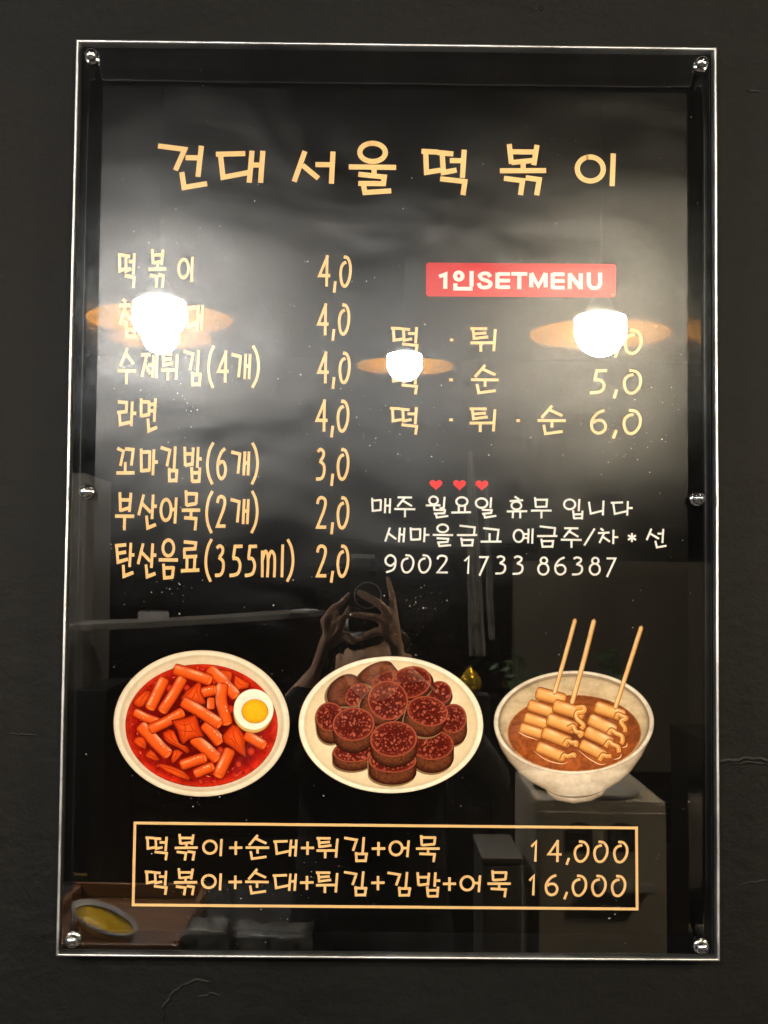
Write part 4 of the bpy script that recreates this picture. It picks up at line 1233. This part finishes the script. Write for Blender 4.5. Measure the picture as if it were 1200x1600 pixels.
slab('low_cabinet', [(-1.35, -2.95), (-.92, -2.95), (-.92, -3.4), (-1.35, -3.4)], 0, 1.262, M['recess'], 'dark low cabinet under the pale upright panel', 'cabinet')
slab('upright_panel', [(-1.075, -3.0), (-1.012, -3.0), (-1.012, -3.4), (-1.075, -3.4)], 1.262, 2.0, M['shelf'], 'pale upright panel at the left end of the long shelf', 'panel')
slab('long_shelf', [(-1.0, -2.62), (-.20, -4.17), (-.42, -4.30), (-1.01, -2.99)], 1.472, 1.494, M['shelf'], 'long pale shelf board running back into the dark room', 'shelf')
slab('display_box', [(-.169, -6.42), (-.017, -6.42), (-.017, -6.49), (-.169, -6.49)], 1.724, 1.774, M['grey_white'], 'small pale box mounted high on the rear wall', 'box')
t = empty('storage_tin', (-.80, -3.12, 1.494), 'small pale open box standing on the long shelf', 'box')
box('body', (-.05, .05, -.03, .03, 0, .032), M['grey_white'], t, .004)
box('lid', (-.045, .045, -.026, .026, .0325, .036), M['recess'], t)
slab('paper_stack', [(-.36, -3.85), (-.28, -3.75), (-.25, -3.95), (-.33, -4.02)], 1.495, 1.508, M['grey_white'], 'low stack of white paper on the shelf', 'paper')
# cloudy plastic strips hanging in folds
for dx, w_, z0, z1, seed in ((.355, .060, 1.36, 2.13, 1), (.415, .022, 1.42, 2.02, 5)):
    vs, fs = [], []
    nzz, nxx = 60, 10
    for iz in range(nzz + 1):
        t_ = iz / nzz
        z = z0 + (z1 - z0) * t_
        ww = w_ * (1 - .75 * t_ ** 2)
        for ix in range(nxx + 1):
            s_ = ix / nxx - .5
            y = -3.4 + .018 * math.sin(s_ * 14 + 3 * t_ + seed) + .02 * noise.noise(Vector((s_ * 3, z * 9, seed)))
            vs.append((dx + .012 - .03 * t_ + ww * s_ + .006 * noise.noise(Vector((z * 8, seed, 0))), y, z))
    for iz in range(nzz):
        for ix in range(nxx):
            a = iz * (nxx + 1) + ix
            fs.append((a, a + 1, a + nxx + 2, a + nxx + 1))
    o = mesh('plastic_strip', vs, fs, M['film_clear'], None, True)
    sm_ = o.modifiers.new('thick', 'SOLIDIFY')
    sm_.thickness = .002
    tag(o, ('wide' if w_ > .03 else 'narrow') + ' cloudy plastic strip hanging in folds above the gold pot', 'plastic strip')
# gold pot
g = empty('gold_pot', (.262, -2.4, 1.315), 'shiny gold pot standing on the black stand', 'pot')
lathe('body', [(0, 0), (.022, 0), (.033, .012), (.037, .03), (.034, .048), (.024, .058), (.020, .062)], M['gold'], g, 32)
lathe('lid', [(.0225, .0605), (.021, .067), (.008, .073), (.006, .08), (0, .082)], M['gold'], g, 24)
slab('pot_stand', [(.20, -2.34), (.32, -2.34), (.32, -2.46), (.20, -2.46)], 0, 1.3148, M['recess'], 'narrow black stand under the gold pot', 'stand')
# leafy plants
for px_, pz, n_, sc_, lb in ((.483, 1.353, 34, 1.0, 'dark green leafy plant between the gold pot and the pale wall panel'), (.80, 1.37, 30, 1.1, 'dark green leafy plant in front of the pale wall panel')):
    e = empty('potted_plant', (px_, -3.0, 0), lb, 'plant')
    lathe('pot', [(0, .95), (.05, .95), (.07, 1.18), (.062, 1.18), (0, 1.16)], M['recess'], e, 24)
    lathe('stem', [(.006, 1.16), (.004, pz + .03)], M['leaf'], e, 8)
    lathe('plinth', [(0, 0), (.09, 0), (.09, .949), (0, .949)], M['dark_room'], e, 24)
    vs, fs = [], []
    for i in range(n_):
        c_ = Vector((random.gauss(0, .03 * sc_), random.gauss(0, .03), pz - random.uniform(-.05, .09)))
        d_ = Vector((random.uniform(-1, 1), random.uniform(-1, 1), random.uniform(-.6, .6))).normalized()
        u_ = d_.cross(Vector((random.random(), random.random(), 1))).normalized()
        L_, W_ = random.uniform(.03, .05), random.uniform(.010, .016)
        b_ = len(vs)
        vs += [tuple(c_), tuple(c_ + d_ * L_ * .5 + u_ * W_), tuple(c_ + d_ * L_), tuple(c_ + d_ * L_ * .5 - u_ * W_), tuple(c_ + d_ * L_ * .5 + d_.cross(u_) * .004)]
        fs += [(b_, b_ + 1, b_ + 4), (b_ + 1, b_ + 2, b_ + 4), (b_ + 2, b_ + 3, b_ + 4), (b_ + 3, b_, b_ + 4)]
    tag(mesh('foliage', vs, fs, M['leaf'], e), kind='stuff')
slab('wall_panel', [(.604, -4.2), (1.9, -4.2), (1.9, -4.3), (.604, -4.3)], .80, 1.72, rough_mat('olive_paint', (68, 62, 50), (80, 73, 60), 2, .6), 'dull olive panel standing behind the plants', 'panel')
# dispenser
d = empty('water_dispenser', (.524, -1.70, 0), 'tall beige floor standing dispenser with two dark recesses', 'dispenser')
box('body', (-.155, .155, -.44, -.012, 0, 1.136), M['beige'], d, .014)
box('front_frame', (-.151, .151, -.0118, 0, .02, 1.11), M['beige'], d, .004)
for x0 in (-.055, .045):
    bm = bmesh.new()
    n = 14
    pts = [(x0 - .032, 1.02), (x0 - .032, 1.065)] + [(x0 - .032 + .064 * (1 - math.cos(a)) / 2, 1.065 + .022 * math.sin(a)) for a in np.linspace(.2, math.pi - .2, n)] + [(x0 + .032, 1.065), (x0 + .032, 1.02)]
    fr = [bm.verts.new((x, .003, z)) for x, z in pts]
    bk = [bm.verts.new((x, .0004, z)) for x, z in pts]
    bm.faces.new(fr)
    for i in range(len(pts)):
        j = (i + 1) % len(pts)
        bm.faces.new((fr[i], bk[i], bk[j], fr[j]))
    bm_obj('recess', bm, M['recess'], d)
lathe('cup_tray', [(0, 1.137), (.085, 1.137), (.09, 1.145), (.085, 1.15), (0, 1.146)], M['grey_white'], d, 32, loc=(.02, -.10, 0))
lathe('top_tray', [(0, 1.137), (.06, 1.137), (.065, 1.16), (.058, 1.16), (0, 1.142)], M['recess'], d, 32, loc=(-.08, -.16, 0))
box('drip_shelf', (-.02, .12, .0035, .05, .93, .95), M['grey_white'], d, .006)
s = empty('step_box', (.29, -1.70, 0), 'small grey box standing left of the tall dispenser', 'box')
box('body', (-.045, .045, -.26, 0, 0, .985), M['shelf'], s, .01)
box('lid', (-.048, .048, -.262, .003, .9855, 1.0), M['shelf'], s, .004)
slab('dark_counter', [(1.0, -2.5), (2.0, -2.5), (2.0, -3.0), (1.0, -3.0)], 0, 1.16, M['recess'], 'dark counter block at the right of the room', 'counter')
# side table with a tray and packets
tb = empty('side_table', (-.5, -1.55, 0), 'dark side table carrying the brown wooden tray', 'table')
box('tabletop', (-.45, .40, -.42, .30, .845, .87), M['recess'], tb, .004)
for sx in (-.42, .37):
    for sy in (-.39, .27):
        box('leg', (sx - .015, sx + .015, sy - .015, sy + .015, 0, .8448), M['black_metal'], tb)
tr = empty('wooden_tray', (-.56, -1.55, .8705), 'brown wooden tray on the side table', 'tray')
bm = bmesh.new()
box_bm(bm, -.17, .15, -.24, .22, 0, .012)
bm_obj('base', bm, M['brown_wood'], tr, False, .004)
for b in ((-.17, .15, .205, .22, .0125, .035), (-.17, .15, -.24, -.225, .0125, .045), (.135, .15, -.2245, .2045, .0125, .04), (-.17, -.155, -.2245, .2045, .0125, .04)):
    box('rim_board', b, M['brown_wood'], tr, .003)
dsh = empty('yellow_dish', (-.60, -1.49, .883), 'oval yellow dish with a pale rim lying on the wooden tray', 'dish')
o = lathe('glazed_bowl', [(0, .004), (.07, .004), (.088, .022), (.088, .024), (.068, .007), (0, .0065)], M['yellow'], dsh, 40)
o.scale = (.5, 1.5, 1)
o.rotation_euler = (0, 0, -.55)
o = lathe('rim', [(.0885, .0225), (.104, .030), (.100, .036), (.0885, .027)], M['grey_white'], dsh, 40)
o.scale = (.5, 1.5, 1)
o.rotation_euler = (0, 0, -.55)
for i, (x, y, h, lb) in enumerate(((-.36, -1.42, .052, 'cloudy plastic pack of napkins nearest to the wooden tray'), (-.27, -1.43, .040, 'cloudy plastic pack of napkins in the middle of three'), (-.185, -1.41, .045, 'cloudy plastic pack of napkins farthest from the wooden tray'))):
    e = empty('napkin_pack', (x, y, .8705), lb, 'napkin pack', 'napkin packs on the side table')
    box('napkins', (-.034, .034, -.05, .05, .002, h - .012), M['grey_white'], e, .004)
    bm = bmesh.new()
    box_bm(bm, -.041, .041, -.056, .056, 0, h)
    bmesh.ops.subdivide_edges(bm, edges=bm.edges, cuts=6, use_grid_fill=True)
    for v in bm.verts:
        v.co += v.normal * .010 * noise.noise(v.co * 38 + Vector((i * 7, 0, 0)))
        if v.co.z < .002:
            v.co.z = max(v.co.z, 0)
    bm_obj('wrapper', bm, M['film_clear'], e, True)

# ---------------------------------------------------------------- the photographer and the phone
ph = empty('smartphone', (-.030, -1.2165, 1.550), 'dark smartphone held upright by the person with both hands', 'phone')
bm = bmesh.new()
box_bm(bm, -.0357, .0357, -.004, .004, 0, .147)
vert = [e_ for e_ in bm.edges if abs(e_.verts[0].co.x - e_.verts[1].co.x) < 1e-6 and abs(e_.verts[0].co.z - e_.verts[1].co.z) < 1e-6]
bmesh.ops.bevel(bm, geom=vert, offset=.010, segments=8, profile=.5, affect='EDGES')
bmesh.ops.recalc_face_normals(bm, faces=bm.faces)
bmesh.ops.bevel(bm, geom=[e_ for e_ in bm.edges], offset=.0008, segments=2, affect='EDGES')
body = bm_obj('body', bm, M['phone'], ph)
box('edge_band', (-.0363, -.0359, -.003, .003, .012, .135), M['steel'], ph, .0001)
# the camera bump stands beside the lens the picture is taken through
bm = bmesh.new()
box_bm(bm, -.0005, .0325, .00405, .0058, .108, .143)
bm_obj('camera_bump', bm, M['phone'], ph, False, .0009)
box('bump_edge', (-.0012, -.0008, .0042, .0062, .100, .140), M['steel'], ph)
for lx, lz in ((.0085, .134), (.0085, .117), (.0245, .1255)):
    lathe('lens', [(.0001, .0070), (.0052, .0070), (.0064, .0066), (.0066, .0059)], M['lens'], ph, 24, 'Y', (lx, 0, lz))
lathe('magnet_ring', [(.0245, .0041), (.0245, .0045), (.0275, .0045), (.0275, .0041)], M['ring'], ph, 48, 'Y', (-.001, 0, .073))


def blobby(name, chains, mat, parent, voxel):
    """one continuous skin over chains of round joints (x, y, z, radius)"""
    bm = bmesh.new()
    for ch in chains:
        pts = []
        for a_, b_ in zip(ch[:-1], ch[1:]):
            a_, b_ = np.array(a_), np.array(b_)
            L_ = np.linalg.norm(a_[:3] - b_[:3])
            n_ = max(1, int(L_ / (0.3 * min(a_[3], b_[3]))))
            for k_ in range(n_):
                t_ = k_ / n_
                pts.append(a_ * (1 - t_) + b_ * t_)
        pts.append(np.array(ch[-1]))
        for p_ in pts:
            bmesh.ops.create_icosphere(bm, subdivisions=2, radius=float(p_[3]), matrix=Matrix.Translation(Vector([float(v) for v in p_[:3]])))
    me = bpy.data.meshes.new(name)
    bm.to_mesh(me)
    bm.free()
    o = link(name, me, mat, parent)
    r = o.modifiers.new('skin', 'REMESH')
    r.mode = 'VOXEL'
    r.voxel_size = voxel
    r.use_smooth_shade = True
    s_ = o.modifiers.new('soft', 'SMOOTH')
    s_.iterations = 4
    s_.factor = .5
    return o


pr = empty('person', (-.02, -1.58, 0), 'person in dark jacket holding up a phone with both hands', 'person')


def rel(ch):
    return [(x + .02, y + 1.58, z, r) for x, y, z, r in ch]


RW, LW = HANDS['right'][0][0], HANDS['left'][0][0]
hx, hy, hz = -.016, -1.60, 1.455
arms = []
for W_, sx in ((RW, 1), (LW, -1)):
    el = (-.02 + sx * .245, -1.40, 1.235, .036)
    sh = (-.02 + sx * .165, -1.62, 1.315, .052)
    arms.append([W_, (W_[0] * .7 + el[0] * .3, W_[1] * .7 + el[1] * .3, W_[2] * .7 + el[2] * .3, .030), el, sh])
head = [[(hx, hy - .015, hz + .045, .070), (hx, hy, hz, .072), (hx, hy + .015, hz - .05, .055), (hx, hy + .035, hz - .085, .030)],
        [(hx, hy + .075, hz + .010, .010), (hx, hy + .092, hz - .022, .012)],
        [(hx - .03, hy + .062, hz - .005, .016), (hx - .035, hy + .055, hz - .02, .016)], [(hx + .03, hy + .062, hz - .005, .016), (hx + .035, hy + .055, hz - .02, .016)],
        [(hx - .020, hy + .062, hz - .055, .0065), (hx, hy + .070, hz - .056, .008), (hx + .020, hy + .062, hz - .055, .0065)],
        [(hx - .076, hy - .01, hz + .018, .010), (hx - .078, hy - .012, hz - .015, .009)], [(hx + .076, hy - .01, hz + .018, .010), (hx + .078, hy - .012, hz - .015, .009)],
        [(hx, hy - .02, hz - .05, .050), (-.02, -1.585, 1.37, .052)]]
torso = [[(-.02 - .13, -1.585, 1.33, .07), (-.02 + .13, -1.585, 1.33, .07)], [(-.06, -1.58, 1.28, .11), (-.07, -1.58, 1.05, .10), (-.08, -1.58, .90, .12)], [(.02, -1.58, 1.28, .11), (.03, -1.58, 1.05, .10), (.04, -1.58, .90, .12)],
         [(-.11, -1.58, .88, .085), (-.12, -1.56, .50, .058), (-.12, -1.58, .09, .040), (-.125, -1.50, .04, .035), (-.13, -1.42, .03, .030)],
         [(.07, -1.58, .88, .085), (.08, -1.56, .50, .058), (.08, -1.58, .09, .040), (.085, -1.50, .04, .035), (.09, -1.42, .03, .030)]]
body = blobby('body', [rel(c_) for c_ in HANDS['right'] + HANDS['left'] + arms + head + torso], M['skin'], pr, .0035)
hair = blobby('hair', [rel(c_) for c_ in ([(hx - .012, hy - .03, hz + .055, .074), (hx, hy - .045, hz + .0, .072), (hx, hy - .05, hz - .06, .05)], [(hx - .055, hy - .02, hz + .05, .028), (hx, hy + .03, hz + .085, .034), (hx + .055, hy - .02, hz + .05, .028)], [(hx + .0, hy + .045, hz + .07, .026), (hx - .04, hy + .04, hz + .055, .022)])], M['hair'], pr, .005)
for sx in (-1, 1):
    bm = bmesh.new()
    bmesh.ops.create_uvsphere(bm, u_segments=16, v_segments=10, radius=.009, matrix=Matrix.Translation((hx + sx * .029 + .02, hy + .062 + 1.58, hz + .008)))
    bm_obj('eye', bm, M['lens'], pr, True)
sl = []
for ch in arms:
    a_, b_, c_, d_ = ch
    cuff = tuple(np.array(a_) * .42 + np.array(b_) * .58)
    sl.append([(cuff[0], cuff[1], cuff[2] - .02, .036), (b_[0] * .6 + c_[0] * .4, b_[1] * .6 + c_[1] * .4, b_[2] * .6 + c_[2] * .4, .045), (c_[0], c_[1], c_[2], .052), (d_[0], d_[1], d_[2], .072)])
blobby('jacket', [rel(c_) for c_ in sl + [[(-.165, -1.585, 1.325, .082), (.125, -1.585, 1.325, .082)], [(-.06, -1.58, 1.27, .125), (-.075, -1.58, 1.02, .12), (-.08, -1.58, .88, .13)], [(.02, -1.58, 1.27, .125), (.035, -1.58, 1.02, .12), (.04, -1.58, .88, .13)], [(-.08, -1.6, 1.385, .045), (.04, -1.6, 1.385, .045)]]], M['jacket'], pr, .008)
blobby('trousers', [rel(c_) for c_ in ([(-.1, -1.58, .86, .115), (-.12, -1.56, .50, .078), (-.12, -1.58, .12, .062)], [(.06, -1.58, .86, .115), (.08, -1.56, .50, .078), (.08, -1.58, .12, .062)])], M['trousers'], pr, .008)
